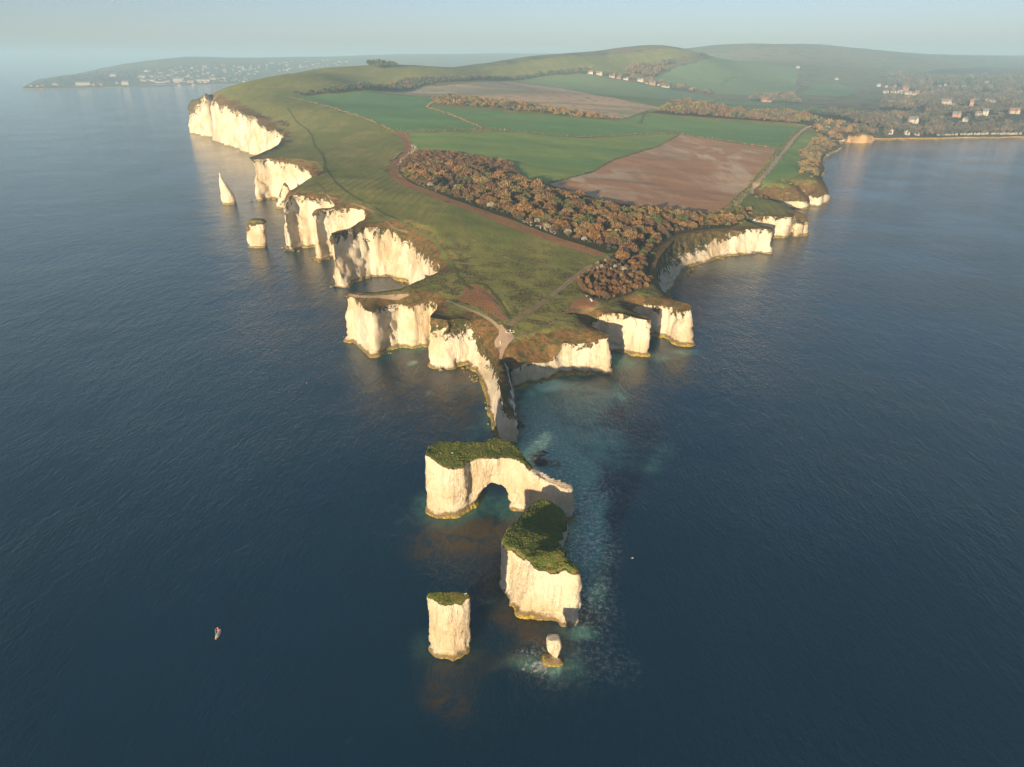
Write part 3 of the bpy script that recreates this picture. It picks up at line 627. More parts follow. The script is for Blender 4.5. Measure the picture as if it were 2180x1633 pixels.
    for nm, sel, mt in (('chalk_body', ~cap, M['rock']), (capname, cap, M[capmat])):
        if not sel.any(): continue
        u, inv = np.unique(F_[sel], return_inverse=True)
        me3 = mesh_from(nm, V[u] - np.array([c0[0], c0[1], 0]), inv.reshape(-1, 4).astype(np.int32), mt, {'veg': veg[u], 'sand': 0 * veg[u]})
        link(nm, me3, root)
    capf = F_[cap]
    if len(capf) and vox < .5:                                   # rough grass standing on the top
        r = RNG; nt_ = 3600; k = r.integers(0, len(capf), nt_); w4 = r.dirichlet([1, 1, 1, 1], nt_); P0 = (V[capf[k]] * w4[:, :, None]).sum(1) - np.array([c0[0], c0[1], 0])
        a = r.uniform(0, math.pi, nt_); s_ = r.uniform(.06, .13, nt_) * (1 + .8 * (vnoise(P0[:, 0] / 2, P0[:, 1] / 2, 0 * a, 5) > .2)); d_ = np.c_[np.cos(a), np.sin(a), 0 * a] * s_[:, None]
        up_ = np.c_[r.normal(size=nt_) * .06, r.normal(size=nt_) * .06, s_ * 1.1]; TV = np.stack([P0 - d_, P0 + d_, P0 + up_], 1).reshape(-1, 3)
        tag(link('grass_tufts', mesh_from('grass_tufts', TV, np.arange(len(TV), dtype=np.int32).reshape(-1, 3), M['tuft'], smooth=False), root), kind='stuff')
    return root, V, F_
def pairs_rings(pairs, b=1.4, n=110, nz=1, bulge=0):
    top = []; base = []
    for p in pairs:
        x, y = up(p[0], p[1], p[2]); top.append((float(x), float(y), p[2]))
        base.append(None if p[3] is None else tuple(map(float, up(p[3], p[4]))))
    top = np.array(top); A2 = (top[:, 0] * np.roll(top[:, 1], -1) - np.roll(top[:, 0], -1) * top[:, 1]).sum(); sg = 1 if A2 > 0 else -1
    T_ = np.roll(top[:, :2], -1, 0) - np.roll(top[:, :2], 1, 0); N_ = np.c_[T_[:, 1], -T_[:, 0]] * sg; N_ /= np.linalg.norm(N_, axis=1)[:, None]
    bs = np.array([b_ if b_ is not None else tuple(top[i, :2] + N_[i] * b) for i, b_ in enumerate(base)])
    full = resample(np.c_[top, bs], n); R = []
    for f in (-.12, .0, .04, .10, .35, .7, 1.0):
        xy = full[:, 3:] + (full[:, :2] - full[:, 3:]) * max(f, 0); z = full[:, 2] * f if f >= 0 else np.full(n, -2.0)
        R.append(np.c_[xy, z])
    return R
oh = pairs_rings([(907.5,1272,15.6,923,1388),(909,1263,16,None,None),(930,1260,16.2,None,None),(975,1261,16.2,None,None),(996,1264,16.1,None,None),(1001,1269,15.9,997,1383),(996,1276,15.6,989,1391),(970,1282,15.4,966,1405),(944,1285,15.3,940,1401),(925,1277,15.5,929,1395)], b=.3)
STK = []
STK.append(carve('sea_stack', 'upright white chalk stack topped with grass, nearest and standing alone left of the broad stack', 'sea stack', oh, .30, amp=1.0, seed=31, capz=.7))
s2 = pairs_rings([(1071,1148,13.6,1065,1250),(1077,1160,13.4,1071,1256),(1088,1164,13.4,1084,1265),(1113,1181,13.4,1099,1299),(1130,1186,14.2,1106,1312),(1137,1210,14,1125,1317),(1164,1217,13.6,1150,1319),(1196,1211,14.8,1188,1320),
  (1204,1200,16.1,1198,1333),(1228,1217,14.9,1226,1329),(1230,1210,15,None,None),(1206,1192,15.6,None,None),(1194,1172,15.4,None,None),(1188,1148,13.2,1197,1172),(1199,1128,7.5,1206,1146),(1206,1112,5.5,1210,1132),(1192,1083,8.5,None,None),
  (1174,1066,11,None,None),(1156,1061,12.1,None,None),(1138,1070,12.3,None,None),(1110,1100,12.8,None,None),(1084,1123,13.4,None,None)], b=1.6, n=150)
STK.append(carve('sea_stack', 'broad white chalk stack with a long sloping green top, nearest the small stump', 'sea stack', s2, .33, amp=1.0, seed=41, capz=.28, capn=.45))
ab = pairs_rings([(906,964,19.2,908.6,1091),(923,978,18,930,1099),(944,996,17,970,1101),(987,994,17,992,1092),(998,978,17,1006,1082),(1030,974,16.9,1046,1071),(1061,972,16.6,1078,1074),(1092,974,16.3,1091,1087),(1113,982,16,1115,1087),
  (1132,1004,13.8,1143,1086),(1150,1019,11.7,1162,1098),(1181,1032,10.7,1190,1109),(1213,1044,10.0,1215,1114),(1220,1040,10.0,None,None),(1217,1031,10.5,None,None),(1186,1023,11.2,None,None),(1167,1014,12,None,None),(1130,992,13.8,None,None),
  (1114,973,15.8,None,None),(1103,951,16.1,None,None),(1080,937,16.8,None,None),(1061,933,17.2,None,None),(1023,942,17.6,None,None),(987,942,18,None,None),(930,939,18.8,None,None),(912,946,19.4,None,None)], b=1.0, n=190)
xL, yL = up(1019, 1076); xR, yR = up(1085, 1072); cx_, cy_ = (xL + xR) / 2, (yL + yR) / 2; hw = (xR - xL) / 2 * 1.12
prof = [(-hw, -3), (-hw, 2.2), (-hw * .86, 4.6), (-hw * .5, 6.7), (-hw * .05, 7.4), (hw * .4, 7.3), (hw * .72, 6.2), (hw * .92, 4.2), (hw, 2.0), (hw, -3)]
dr = math.radians(12); cv = []
for dd in (-9, 24):
    w_ = 1 if dd < 0 else .92
    for a_, z_ in prof: cv.append((cx_ + a_ * w_ * math.cos(dr) + math.sin(dr) * dd, cy_ - a_ * w_ * math.sin(dr) + math.cos(dr) * dd, z_))
k = len(prof); cf = [list(range(k)), list(range(2 * k - 1, k - 1, -1))] + [[i, (i + 1) % k, k + (i + 1) % k, k + i] for i in range(k)]
STK.append(carve('sea_stack', 'long chalk block with grassy top and rock arch, between the fin and the broad stack', 'sea stack', ab, .36, amp=.9, cutter=(np.array(cv, float), cf), seed=51, capz=.74, capn=.62))
def slices(rows, Y, dep, n=40, tip=None):
    R = []
    for py, pl, pr in rows[::-1]:
        z_ = float(zat_Y(py, Y)); xl, xr = xat_Y(pl, py, Y), xat_Y(pr, py, Y); a_ = np.linspace(0, 2 * math.pi, n, endpoint=False)
        c_, s__ = np.cos(a_), np.sin(a_); q = np.sign(c_) * np.abs(c_) ** .6, np.sign(s__) * np.abs(s__) ** .6
        w_ = (xr - xl) / 2; dd = min(dep / 2, max(w_ * .9, .4))
        R.append(np.c_[(xl + xr) / 2 + q[0] * w_, Y + dd * .6 + q[1] * dd, np.full(n, z_)])
    R.insert(0, np.c_[R[0][:, :2], np.full(n, -2.0)]); return R
STK.append(carve('sea_stack', 'tall pointed chalk needle, white and curved like a shark fin, farthest out on the left', 'sea stack', slices([(367,466,468),(378,466.5,471),(390,467,478),(402,468,486),(414,469,493),(426,470.5,498),(436,474,499)], 652, 9), .7, amp=.55, seed=61, capz=2, capn=5, veg_top=.02))
STK.append(carve('sea_stack', 'squat square chalk stack with dark scrub on top, in the sea near the needle', 'sea stack', slices([(468,533,556),(473,527,562),(488,525,564),(505,526,565),(520,529,565.5),(528,532,565)], 491, 10), .6, amp=.7, seed=71, capz=.55, capn=.35, capname='scrub_cap', capmat='cap_dry', veg_top=.36))
STK.append(carve('sea_stack', 'small pointed rock spur patched with scrub at the foot of the white headland', 'sea stack', slices([(388,603,607),(398,599,611),(410,595,616),(424,590,622),(436,586,627),(446,584,631)], 634, 14), .8, amp=.8, seed=81, capz=.2, capn=.42, capname='scrub_cap', capmat='cap_dry', veg_top=.38))
STK.append(carve('sea_stack', 'smallest stump of white chalk on a weed covered plinth in broken water', 'sea stack', slices([(1362,1166,1191),(1368,1164,1193),(1380,1165,1194),(1388,1167,1191),(1394,1169,1192),(1401,1170,1191),(1405,1166,1194),(1410,1158,1197),(1417,1151,1200)], 115.5, 3.6), .14, amp=.9, seed=91, capz=2, capn=5, veg_top=0))
# ------------------------------------------------------------ sea
def sea_mat():
    m, nt, b = newmat('sea', .05, .5); b.inputs['IOR'].default_value = 1.33; b.inputs['Subsurface Weight'].default_value = 1.0; b.inputs['Subsurface Radius'].default_value = (1, 1, 1); b.inputs['Subsurface Scale'].default_value = 7.0; b.subsurface_method = 'BURLEY'
    P = coord(nt)
    deep = mixc(nt, ramp(nt, noise(nt, coord(nt, (1, .4, 1), (0, 0, .4)), .006, 4), .4, .65), (.0001, .0300, .0600), (.0002, .0400, .0780))
    kn = noise(nt, P, .16, 6, .72, .6); kf = noise(nt, P, .75, 5, .75)
    sh = m_(nt, 'ADD', attr(nt, 'shallow'), m_(nt, 'MULTIPLY', m_(nt, 'SUBTRACT', kn, .5), m_(nt, 'MULTIPLY', attr(nt, 'shallow'), 2.4)))
    c = mixc(nt, ramp(nt, sh, .08, .80), deep, (.13, .36, .28))
    c = mixc(nt, ramp(nt, attr(nt, 'bright'), .1, 1.0), c, (.50, .88, .70))
    c = mixc(nt, m_(nt, 'MULTIPLY', ramp(nt, attr(nt, 'kelp_reflection'), .1, .9), ramp(nt, kn, .36, .60)), c, (.070, .050, .024))
    # broken white water and pale boulders seen through the surface
    lace = m_(nt, 'ABSOLUTE', m_(nt, 'SUBTRACT', noise(nt, coord(nt, (1, .7, 1)), .55, 6, .74, 1.4), .5))
    vo = nd(nt, 'ShaderNodeTexVoronoi', {'Vector': nd(nt, 'ShaderNodeMixRGB', {0: .25, 1: P, 2: nd(nt, 'ShaderNodeTexNoise', {'Vector': P, 'Scale': .8}).outputs['Color']}).outputs[0], 'Scale': .95}).outputs['Distance']
    fo = m_(nt, 'MULTIPLY', m_(nt, 'MULTIPLY', m_(nt, 'ADD', m_(nt, 'MULTIPLY', ramp(nt, kf, .44, .62), .95), m_(nt, 'MULTIPLY', m_(nt, 'SUBTRACT', 1.0, ramp(nt, vo, .15, .45)), .35)), m_(nt, 'SUBTRACT', 1.0, ramp(nt, lace, .010, .085))), attr(nt, 'surf'), clamp=True)
    c = mixc(nt, fo, c, (.66, .72, .66))
    fm = m_(nt, 'ADD', attr(nt, 'foam'), m_(nt, 'MULTIPLY', m_(nt, 'SUBTRACT', noise(nt, P, .55, 7, .78, 1.5), .5), 1.9))
    ff_ = m_(nt, 'MULTIPLY', ramp(nt, fm, .62, .80), ramp(nt, attr(nt, 'foam'), .03, .3))
    c = mixc(nt, ff_, c, (.60, .62, .56))
    nt.links.new(c, b.inputs['Base Color'])
    nt.links.new(m_(nt, 'ADD', .06, m_(nt, 'MULTIPLY', m_(nt, 'MAXIMUM', ff_, fo), .6)), b.inputs['Roughness'])
    w1 = noise(nt, coord(nt, (1, .42, 1), (0, 0, math.radians(-68))), .24, 3, .55, .4)
    w2 = noise(nt, coord(nt, (1, .5, 1), (0, 0, math.radians(-50))), .9, 4, .62, .5)
    w3 = noise(nt, coord(nt, (1, .55, 1), (0, 0, math.radians(-82))), 2.2, 3, .6, .3)
    patch = noise(nt, P, .012, 3, .6)
    h = m_(nt, 'ADD', m_(nt, 'MULTIPLY', w1, .7), m_(nt, 'MULTIPLY', w2, .52)); h = m_(nt, 'ADD', h, m_(nt, 'MULTIPLY', w3, .16))
    h = m_(nt, 'MULTIPLY', h, m_(nt, 'ADD', .55, m_(nt, 'MULTIPLY', ramp(nt, patch, .3, .7), .75)))
    bump(nt, b, h, 1.0, .62)
    return m
M['sea'] = sea_mat()
def axis(lo, hi, d, far, g=1.35):
    a = list(np.arange(lo, hi, d)); s = d; x = hi
    while x < far: a.append(x); s *= g; x += s
    a.append(far); s = d; x = lo - d
    while x > -far: a.insert(0, x); s *= g; x -= s
    a.insert(0, -far); return np.array(a)
sx = axis(-90, 130, 1.3, 42000); sy = axis(88, 345, 1.3, 42000)
gx_, gy_ = np.meshgrid(sx, sy); X = gx_.ravel(); Yy = gy_.ravel()
def blob(lst, warp=6.0, k=1.0):
    out = np.zeros(len(X)); wx = X + vnoise(X / 14, Yy / 14, 0 * X, 77) * warp; wy = Yy + vnoise(X / 14, Yy / 14, 0 * X, 78) * warp
    for px, py, rx, ry, s in lst:
        x, y = up(px, py); x2, _ = up(px + rx, py); _, y2 = up(px, py - ry)
        d = ((wx - x) / abs(x2 - x)) ** 2 + ((wy - y) / abs(y2 - y)) ** 2; out = np.maximum(out, s * k * np.exp(-d ** 1.3))
    return out
shallow = blob([(1150,850,60,35,.55),(1240,860,100,45,.34),(1260,930,90,50,.36),(1350,970,70,44,.15),(1155,945,75,70,.80),(1200,1010,45,60,.55),(1240,1130,60,60,.75),(1150,970,30,30,.5),
  (1050,1075,50,25,.20),(870,1110,30,14,.09),(1062,1280,22,12,.16),(1230,1330,45,20,.38),(1208,1418,18,35,.55),(1310,770,60,25,.28),(1450,745,40,12,.2),(1550,560,110,12,.22),(1395,760,50,15,.22),
  (885,775,14,8,.5),(930,835,12,7,.3),(800,1530,25,30,.07),(1150,1440,70,25,.3),(1255,1215,50,60,.25),(820,622,50,10,.2),(1035,945,22,10,.35),(1680,446,40,7,.25),(1010,925,40,12,.12)], 6, 2.0)
bright = blob([(1178,822,42,13,.95),(1135,838,16,9,.5),(1205,1140,14,24,.55),(1207,1420,10,22,.6),(885,773,9,5,.5),(1120,868,14,8,.3)], 3)
kelp_reflection = blob([(1000,1150,110,50,1.0),(960,1470,55,60,.7),(1130,1370,70,30,.8),(850,810,100,60,.7),(960,860,90,70,.7),(1000,790,60,30,.8),(1330,800,70,20,.7),(1450,790,40,40,.6),(1560,590,90,30,.5),(650,600,50,60,.45),(560,440,30,40,.4),(960,770,60,22,.8),(1150,978,20,22,1.0),(1108,900,12,16,1.0),(1000,850,40,45,.6),(1100,1330,90,22,.9),(1130,1420,110,55,.6),(1190,1400,40,30,.8),(1000,1110,110,28,.7),(960,1430,60,40,.5),(1250,900,30,12,.4),(1290,780,60,12,.8),(1170,1050,60,50,.5),(1440,570,90,10,.8),(840,625,60,8,.8)])  # brown seabed weed, strengthened to paint in the warm reflections of the cliffs
surf = blob([(1160,940,62,70,.85),(1200,1000,60,60,.9),(1238,1075,50,60,1.3),(1255,1140,55,50,1.7),(1245,1230,60,60,.75),(1250,1310,50,50,.40),(1170,1420,60,45,.45),(1150,880,50,30,.5),(1280,1390,50,50,.18)])
foam = blob([(1172,1434,46,20,.85),(1150,1452,60,18,.62),(1120,1412,30,14,.6),(1205,1462,40,14,.5),(1250,1490,50,10,.3),(862,803,16,4,.42),(1165,998,10,12,.6),(1240,1075,14,26,.62),(1268,1115,26,16,.62),(1228,1030,10,16,.5),(1190,960,18,26,.5),(1165,1010,16,16,.6),(1235,1260,10,40,.4),(1180,1335,75,10,.25),(1085,1312,24,9,.30),(1035,880,8,14,.36),(1400,765,25,3,.3),(905,778,14,5,.35),(1350,960,35,20,.22),(1100,832,14,3,.35),(1690,444,26,2,.6),(970,1112,60,5,.25)], 5)
foot = [coast[coast[:, 1] < 900][:, :2] + CN[coast[:, 1] < 900] * coast[coast[:, 1] < 900][:, 4:5]]
for _r, V_, F2 in STK:
    q_ = V_[(np.abs(V_[:, 2]) < .5)]; foot.append(q_[:, :2])
foot = np.concatenate(foot); near = (X > -80) & (X < 125) & (Yy > 95) & (Yy < 340); dF = np.full(len(X), 99.0); idx = np.where(near)[0]
for s_ in range(0, len(idx), 2000):
    k_ = idx[s_:s_+2000]; dF[k_] = np.sqrt(((X[k_, None] - foot[None, :, 0]) ** 2 + (Yy[k_, None] - foot[None, :, 1]) ** 2).min(1))
patchy = vnoise(X / 7, Yy / 7, 0 * X, 91) * .5 + .5; patchy2 = vnoise(X / 16, Yy / 16, 0 * X, 92) * .5 + .5
foam = np.maximum(foam, .42 * np.exp(-(dF / 1.5) ** 2) * np.clip(patchy * 1.5, 0, 1)); shallow = np.maximum(shallow, .42 * np.exp(-(dF / 6) ** 1.5) * patchy2 * 1.3); kelp_reflection = np.maximum(kelp_reflection, .8 * np.exp(-(dF / 7) ** 2) * (1 - patchy2))
n1_, n2_ = len(sx), len(sy)
ii, jj = np.meshgrid(np.arange(n1_ - 1), np.arange(n2_ - 1)); a = (jj * n1_ + ii).ravel()
fs = np.c_[a, a + 1, a + 1 + n1_, a + n1_].astype(np.int32)
me = mesh_from('sea', np.c_[X, Yy, 0 * X], fs, M['sea'], {'shallow': shallow, 'bright': bright, 'kelp_reflection': kelp_reflection, 'surf': surf, 'foam': foam})
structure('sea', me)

# dark weed covered reef rocks
M['reef'] = simple('wet weedy rock', (.050, .036, .028), .55, .4, .5, 1.5)
def boulder(r, seed, flat=.45):
    bm = bmesh.new(); bmesh.ops.create_icosphere(bm, subdivisions=3, radius=1)
    V = np.array([v.co[:] for v in bm.verts]); d = 1 + .35 * fbm(V[:, 0] * 1.6, V[:, 1] * 1.6, V[:, 2] * 1.6, 3, seed); V = V * d[:, None] * np.array([r, r * .75, r * flat])
    fs = np.array([[v.index for v in f.verts] for f in bm.faces], np.int32); bm.free(); return V, fs
for i, (px, py, r, lab) in enumerate([(1150,985,2.6,'dark weedy reef rock behind the long arched block'), (1143,974,1.6,'smaller dark reef rock beyond the weedy one behind the arched block'), (1158,962,1.2,'narrow dark rock in the pale shallows behind the arched block'),
     (1104,900,1.8,'dark boulder against the foot of the thin chalk fin'), (1112,907,1.2,'low dark rock just right of the boulder at the fin'), (1199,1140,2.0,'mossy green boulder at the back foot of the broad stack')]):
    V_, F2 = boulder(r, i + 3); x, y = up(px, py)
    tag(link('reef_rock', mesh_from('reef_rock', V_, F2, M['reef'] if i < 5 else M['cap_dry']), None, (float(x), float(y), -r * .12), i * 1.3), lab, 'rock')
# chalk rubble along the cliff feet: nobody could count it
rub = []; fsr = []; nr = 0; proto_b = [boulder(1, 40 + i, .7) for i in range(5)]
bmk = [(V_[::1], F2) for V_, F2 in proto_b]
cand = np.where((coast[:, 1] < 700) & (coast[:, 6] < .5))[0]
for _ in range(650):
    i = random.choice(cand); 
    if vnoise(coast[i, 0] / 18, coast[i, 1] / 18, 0, 31) < .0: continue
    if coast[i, 1] < 264 and random.random() < .8: continue
    t_ = coast[i, 4] + random.uniform(-.3, 2.4) * (1 + coast[i, 1] / 900); r = random.uniform(.2, .7) * random.uniform(.4, 1.2) * (1 + coast[i, 1] / 700); V_, F2 = bmk[random.randrange(5)]
    a = random.uniform(0, 6.28); W_ = np.c_[V_[:, 0] * math.cos(a) - V_[:, 1] * math.sin(a), V_[:, 0] * math.sin(a) + V_[:, 1] * math.cos(a), V_[:, 2]] * r + np.array([coast[i, 0] + CN[i, 0] * t_, coast[i, 1] + CN[i, 1] * t_, .05])
    rub.append(W_); fsr.append(F2 + nr); nr += len(W_)
rv = np.concatenate(rub); tag(link('rubble', mesh_from('rubble', rv, np.concatenate(fsr), M['rock'], {'veg': np.zeros(len(rv)), 'sand': np.zeros(len(rv))})), kind='stuff')
print('stacks %.1fs' % (time.time() - T0))

# ------------------------------------------------------------ helpers on the finished land
BV = BVHTree.FromPolygons([tuple(v) for v in V3.tolist()], [tuple(int(q) for q in f) for f in F])
def gz_at(x, y, d=0.0):
    h = BV.ray_cast(Vector((float(x), float(y), 400)), Vector((0, 0, -1)))
    return h[0].z if h[0] is not None else None
def dp(px, py):
    """ground point under a pixel, exact"""
    dy = (CY - py) / FPX; d = Vector(((px - CX) / FPX, cP + dy * sP, -(sP - dy * cP)))
    h = BV.ray_cast(Vector((0, 0, CAMH)), d.normalized()); return h[0]
def ribbon(name, pts, w, mt, lift=.16, step=2.0, kind='structure', wob=.25):
    P3 = [dp(*p) for p in pts]; P3 = np.array([(p.x, p.y) for p in P3 if p is not None])
    L = np.r_[0, np.cumsum(np.linalg.norm(np.diff(P3, axis=0), axis=1))]; step = max(step, P3[:, 1].mean() / 250); n = max(3, int(L[-1] / step)); t = np.linspace(0, L[-1], n)
    Q = np.stack([np.interp(t, L, P3[:, k]) for k in (0, 1)], -1)
    for _ in range(4): Q[1:-1] = Q[1:-1] * .5 + (Q[2:] + Q[:-2]) * .25
    T_ = np.gradient(Q, axis=0); T_ /= np.linalg.norm(T_, axis=1)[:, None]; N_ = np.c_[T_[:, 1], -T_[:, 0]]
    ww = w / 2 * (1 + wob * vnoise(t / 6, 0 * t, 0 * t, 5)) ; V = []; last = 20.0
    cols = (-1, -.33, .33, 1)
    for i in range(n):
        for s_ in cols:
            p = Q[i] + N_[i] * ww[i] * s_; z_ = gz_at(*p); z_ = last if z_ is None else z_; last = z_; V.append((p[0], p[1], z_ + lift))
    k = len(cols); fs = np.array([(i * k + j, i * k + j + 1, (i + 1) * k + j + 1, (i + 1) * k + j) for i in range(n - 1) for j in range(k - 1)], np.int32)
    return tag(link(name, mesh_from(name, V, fs, M[mt])), kind=kind)
main_tr = [(1084,694),(1100,681),(1120,668),(1140,655),(1180,625),(1215,596),(1240,577),(1262,565),(1285,557),(1312,547),(1330,540),(1346,530)]
ribbon('track', main_tr, 3.4, 'track'); 
ribbon('track', [(1172,630),(1210,599),(1240,575.5),(1270,560.5),(1300,550.5),(1330,538.5),(1350,527)], .9, 'rut', lift=.26); ribbon('track', [(1176,632),(1214,602),(1243,579),(1272,563.5)], .9, 'rut', lift=.26)
ribbon('path', [(1064,700),(1056,690),(1040,677),(1020,667),(1000,660),(975,650),(950,641)], 2.0, 'rut', wob=.5)
ribbon('path', [(1094,717),(1110,715),(1132,709),(1150,701),(1165,694),(1182,684)], 1.1, 'track')
ribbon('path', [(1546,456),(1562,440),(1582,420),(1600,403),(1618,385),(1640,358),(1664,328),(1688,297),(1704,281),(1716,272),(1728,268)], 5.0, 'lane', wob=.5)
ribbon('path', [(612,230),(634,262),(655,276),(664,288),(667,301),(672,314),(682,322),(690,330)], 2.4, 'ditch')
ribbon('path', [(676,376),(690,362),(692,345),(688,332),(680,322)], 2.2, 'ditch')
ribbon('path', [(690,352),(703,373),(716,390),(733,405),(758,421),(786,436),(826,459),(868,480),(905,500),(925,512),(938,530),(946,545),(967,574),(985,602),(1004,616)], 1.8, 'ditch')
ribbon('path', [(665,386),(684,398),(692,412),(712,424),(745,432),(778,442),(820,470),(868,496)], 1.5, 'track')
ribbon('path', [(988,605),(1030,604),(1045,618),(1062,640),(1078,664),(1088,680)], 1.3, 'ditch')
ribbon('path', [(1088,690),(1076,672),(1058,650),(1040,632),(1015,612)], 1.2, 'track')
ribbon('path', [(742,628),(760,632),(790,634),(820,634),(850,631),(870,628)], 2.6, 'rut', wob=.6)
ribbon('path', [(1253,160),(1249,152),(1256,143),(1263,138)], 7, 'rut')
ribbon('path', [(1688,206),(1690,196),(1700,186)], 9, 'rut')
ribbon('path', [(1195,669),(1230,660),(1262,655),(1300,652),(1345,648)], 1.0, 'track')
print('paths %.1fs' % (time.time() - T0))

# ------------------------------------------------------------ where the houses stand (trees keep clear of them)
SET = [  # px, py, L, W, H, wall, roof, label, wing
 (1870,184,20,10,6,'white_wall','slate','white house alone at the upper left of the village cluster',1),
 (1887,186,14,8,5,'white_wall','slate','small white house just right of the upper left village house',0),(1905,186,14,8,5,'cream_wall','red_roof','cream house in the upper row of the village cluster',0),
 (1885,199,24,10,6,'white_wall','red_roof','long white building at the left end of the village front row',1),(1901,200,24,10,6,'white_wall','slate','white slate roofed building second in the village front row',1),
 (1916,199,26,11,7,'white_wall','red_roof','white red roofed building third in the village front row',1),(1927,194,22,14,10,'brick_wall','red_roof','tall red brick building rising behind the village front row',1),
 (1932,202,30,11,7,'white_wall','red_roof','long white terrace under the tall brick building',1),(1943,204,28,11,7,'white_wall','red_roof','big white building at the right of the village front row',1),
 (1952,200,18,10,6,'brick_wall','red_roof','red building at the right end of the village front row',0),(1985,199,16,9,5,'cream_wall','slate','cream house standing apart right of the village cluster',0),
 (1781,170,18,10,5,'white_wall','slate','white farmhouse alone on the hazy hill pasture',0),(2000,186,18,9,5,'white_wall','slate','white house among trees behind the village',0),(2012,183,14,8,5,'cream_wall','slate','small cream house beside the white one behind the village',0),
 (2052,187,22,10,5,'white_wall','slate','wide white house on the far wooded slope',1),(2099,178,24,10,6,'cream_wall','slate','pale house highest on the right wooded slope',1),(1900,221,34,9,4,'brick_wall','red_roof','long low barn with a red roof below the village',0),
 (2013,225,34,14,10,'cream_wall','slate','large cream stone house with many gables above the beach wood',1),(2028,227,20,9,5,'cream_wall','slate','low cream wing beside the large stone house',0),(2066,229,12,12,14,'brick_wall','red_roof','tall narrow brick tower house in the wood',0),
 (2077,219,20,10,7,'cream_wall','slate','cream house just behind the tall brick tower house',1),(2110,222,26,11,8,'white_wall','slate','bright white gabled house near the top right of the wood',1),(2101,219,16,10,7,'cream_wall','slate','cream gabled house left of the bright white gabled one',0),
 (2035,249,24,11,6,'brick_wall','slate','broad brick house in the middle of the beach wood',1),(2096,246,16,12,9,'white_wall','slate','tall white cottage with steep gable in the beach wood',1),(2082,246,16,9,5,'cream_wall','slate','low grey roofed house left of the tall white cottage',0),
 (2054,259,14,9,5,'white_wall','slate','small white cottage nearest the beach below the brick house',0),(2158,242,30,13,6,'cream_wall','red_roof','wide cream manor beside the green at the far right',1),(1943,262,26,12,7,'white_wall','slate','large white seaside hotel among the trees behind the bay',1),
 (1257,157,22,9,5,'white_wall','red_roof','white red roofed cottage at the left end of the hill foot row',0),(1276,160,26,10,6,'cream_wall','slate','cream house second in the hill foot row',1),(1303,165,24,9,5,'cream_wall','slate','low cream house in the middle of the hill foot row',0),
 (1317,168,16,8,4,'brick_wall','slate','small brown house right of the low cream one at the hill foot',0),(1332,170,20,9,5,'white_wall','slate','white cottage with dark trees right of it at the hill foot',0),(1363,174,26,10,6,'white_wall','slate','white slate roofed house past the dark trees at the hill foot',1),
 (1376,178,16,8,5,'cream_wall','red_roof','small cream cottage between the white and the pink houses',0),(1388,181,26,12,8,'brick_wall','slate','pink brick house tallest in the hill foot row',1),(1400,182,16,9,5,'cream_wall','slate','cream cottage beside the pink brick house',0),
 (1416,186,36,11,5,'cream_wall','slate','wide cream house near the right end of the hill foot row',0),(1422,181,14,9,6,'white_wall','slate','small white house behind the wide cream one',0),(1473,228,20,9,4,'brick_wall','red_roof','red roofed farm cottage by the dark trees above the green field',0),
 (1631,217,38,14,5,'brick_wall','red_roof','big orange brown barn standing in the green pasture',1),(1698,145,22,10,5,'white_wall','slate','white farmhouse high on the hazy down',0),(1547,234,14,7,3,'cream_wall','slate','small pale shed at the top edge of the lane field',0)]
HOUSE_PX = [(q[0], q[1]) for q in SET]

# ------------------------------------------------------------ trees
TC = {'orange brown': (.245, .140, .055), 'dull brown': (.165, .108, .055), 'purple brown': (.150, .090, .055), 'olive green': (.160, .145, .055), 'ivy green': (.095, .110, .040), 'tan': (.235, .160, .070), 'white blossomed': (.36, .33, .27), 'grey green': (.075, .085, .060), 'far brown': (.105, .085, .062), 'far grey': (.085, .080, .068), 'far tan': (.16, .125, .08)}
for k, c in TC.items(): M[k] = simple(k + ' twigs', c, .95, .05, .35, .5)
M['bark'] = simple('bark', (.11, .085, .06), .95, .05)
def crown_arrays(nt, seed, size=.12, flat=.85, clump=15):
    r = np.random.default_rng(seed); cl = r.normal(size=(clump, 3)); cl /= np.linalg.norm(cl, axis=1)[:, None]; cl[:, 2] = np.abs(cl[:, 2]) * .9
    cl *= .60; cr = r.uniform(.27, .42, clump); k = r.integers(0, clump, nt); d = r.normal(size=(nt, 3)); d /= np.linalg.norm(d, axis=1)[:, None]
    p = cl[k] + d * (cr[k] * r.uniform(.55, 1.0, nt) ** .5)[:, None]; p[:, 2] = p[:, 2] * flat + .85; p[:, 2] = np.maximum(p[:, 2], .28)
    out = p - np.array([0, 0, .5]); out /= np.linalg.norm(out, axis=1)[:, None]
    side = np.cross(out, r.normal(size=(nt, 3))); side /= np.linalg.norm(side, axis=1)[:, None]; dirn = out * .7 + side * .3 + np.array([0, 0, .25])
    s_ = size * r.uniform(.6, 1.3, nt)[:, None]; w_ = np.cross(dirn, side); w_ /= np.linalg.norm(w_, axis=1)[:, None]
    V = np.stack([p - w_ * s_ * .45, p + w_ * s_ * .45, p + dirn * s_ * 1.3], 1).reshape(-1, 3)
    return V, np.arange(len(V), dtype=np.int32).reshape(-1, 3)
def limb(V, Fs, a, b_, r0, r1, n=5):
    a, b_ = np.array(a, float), np.array(b_, float); d = b_ - a; d /= np.linalg.norm(d); u = np.cross(d, [0.3, .9, .1]); u /= np.linalg.norm(u); w_ = np.cross(d, u); s = len(V)
    for c, r in ((a, r0), (b_, r1)):
        for i in range(n): t = 2 * math.pi * i / n; V.append(tuple(c + (u * math.cos(t) + w_ * math.sin(t)) * r))
    for i in range(n): j = (i + 1) % n; Fs.append((s + i, s + j, s + n + j, s + n + i))
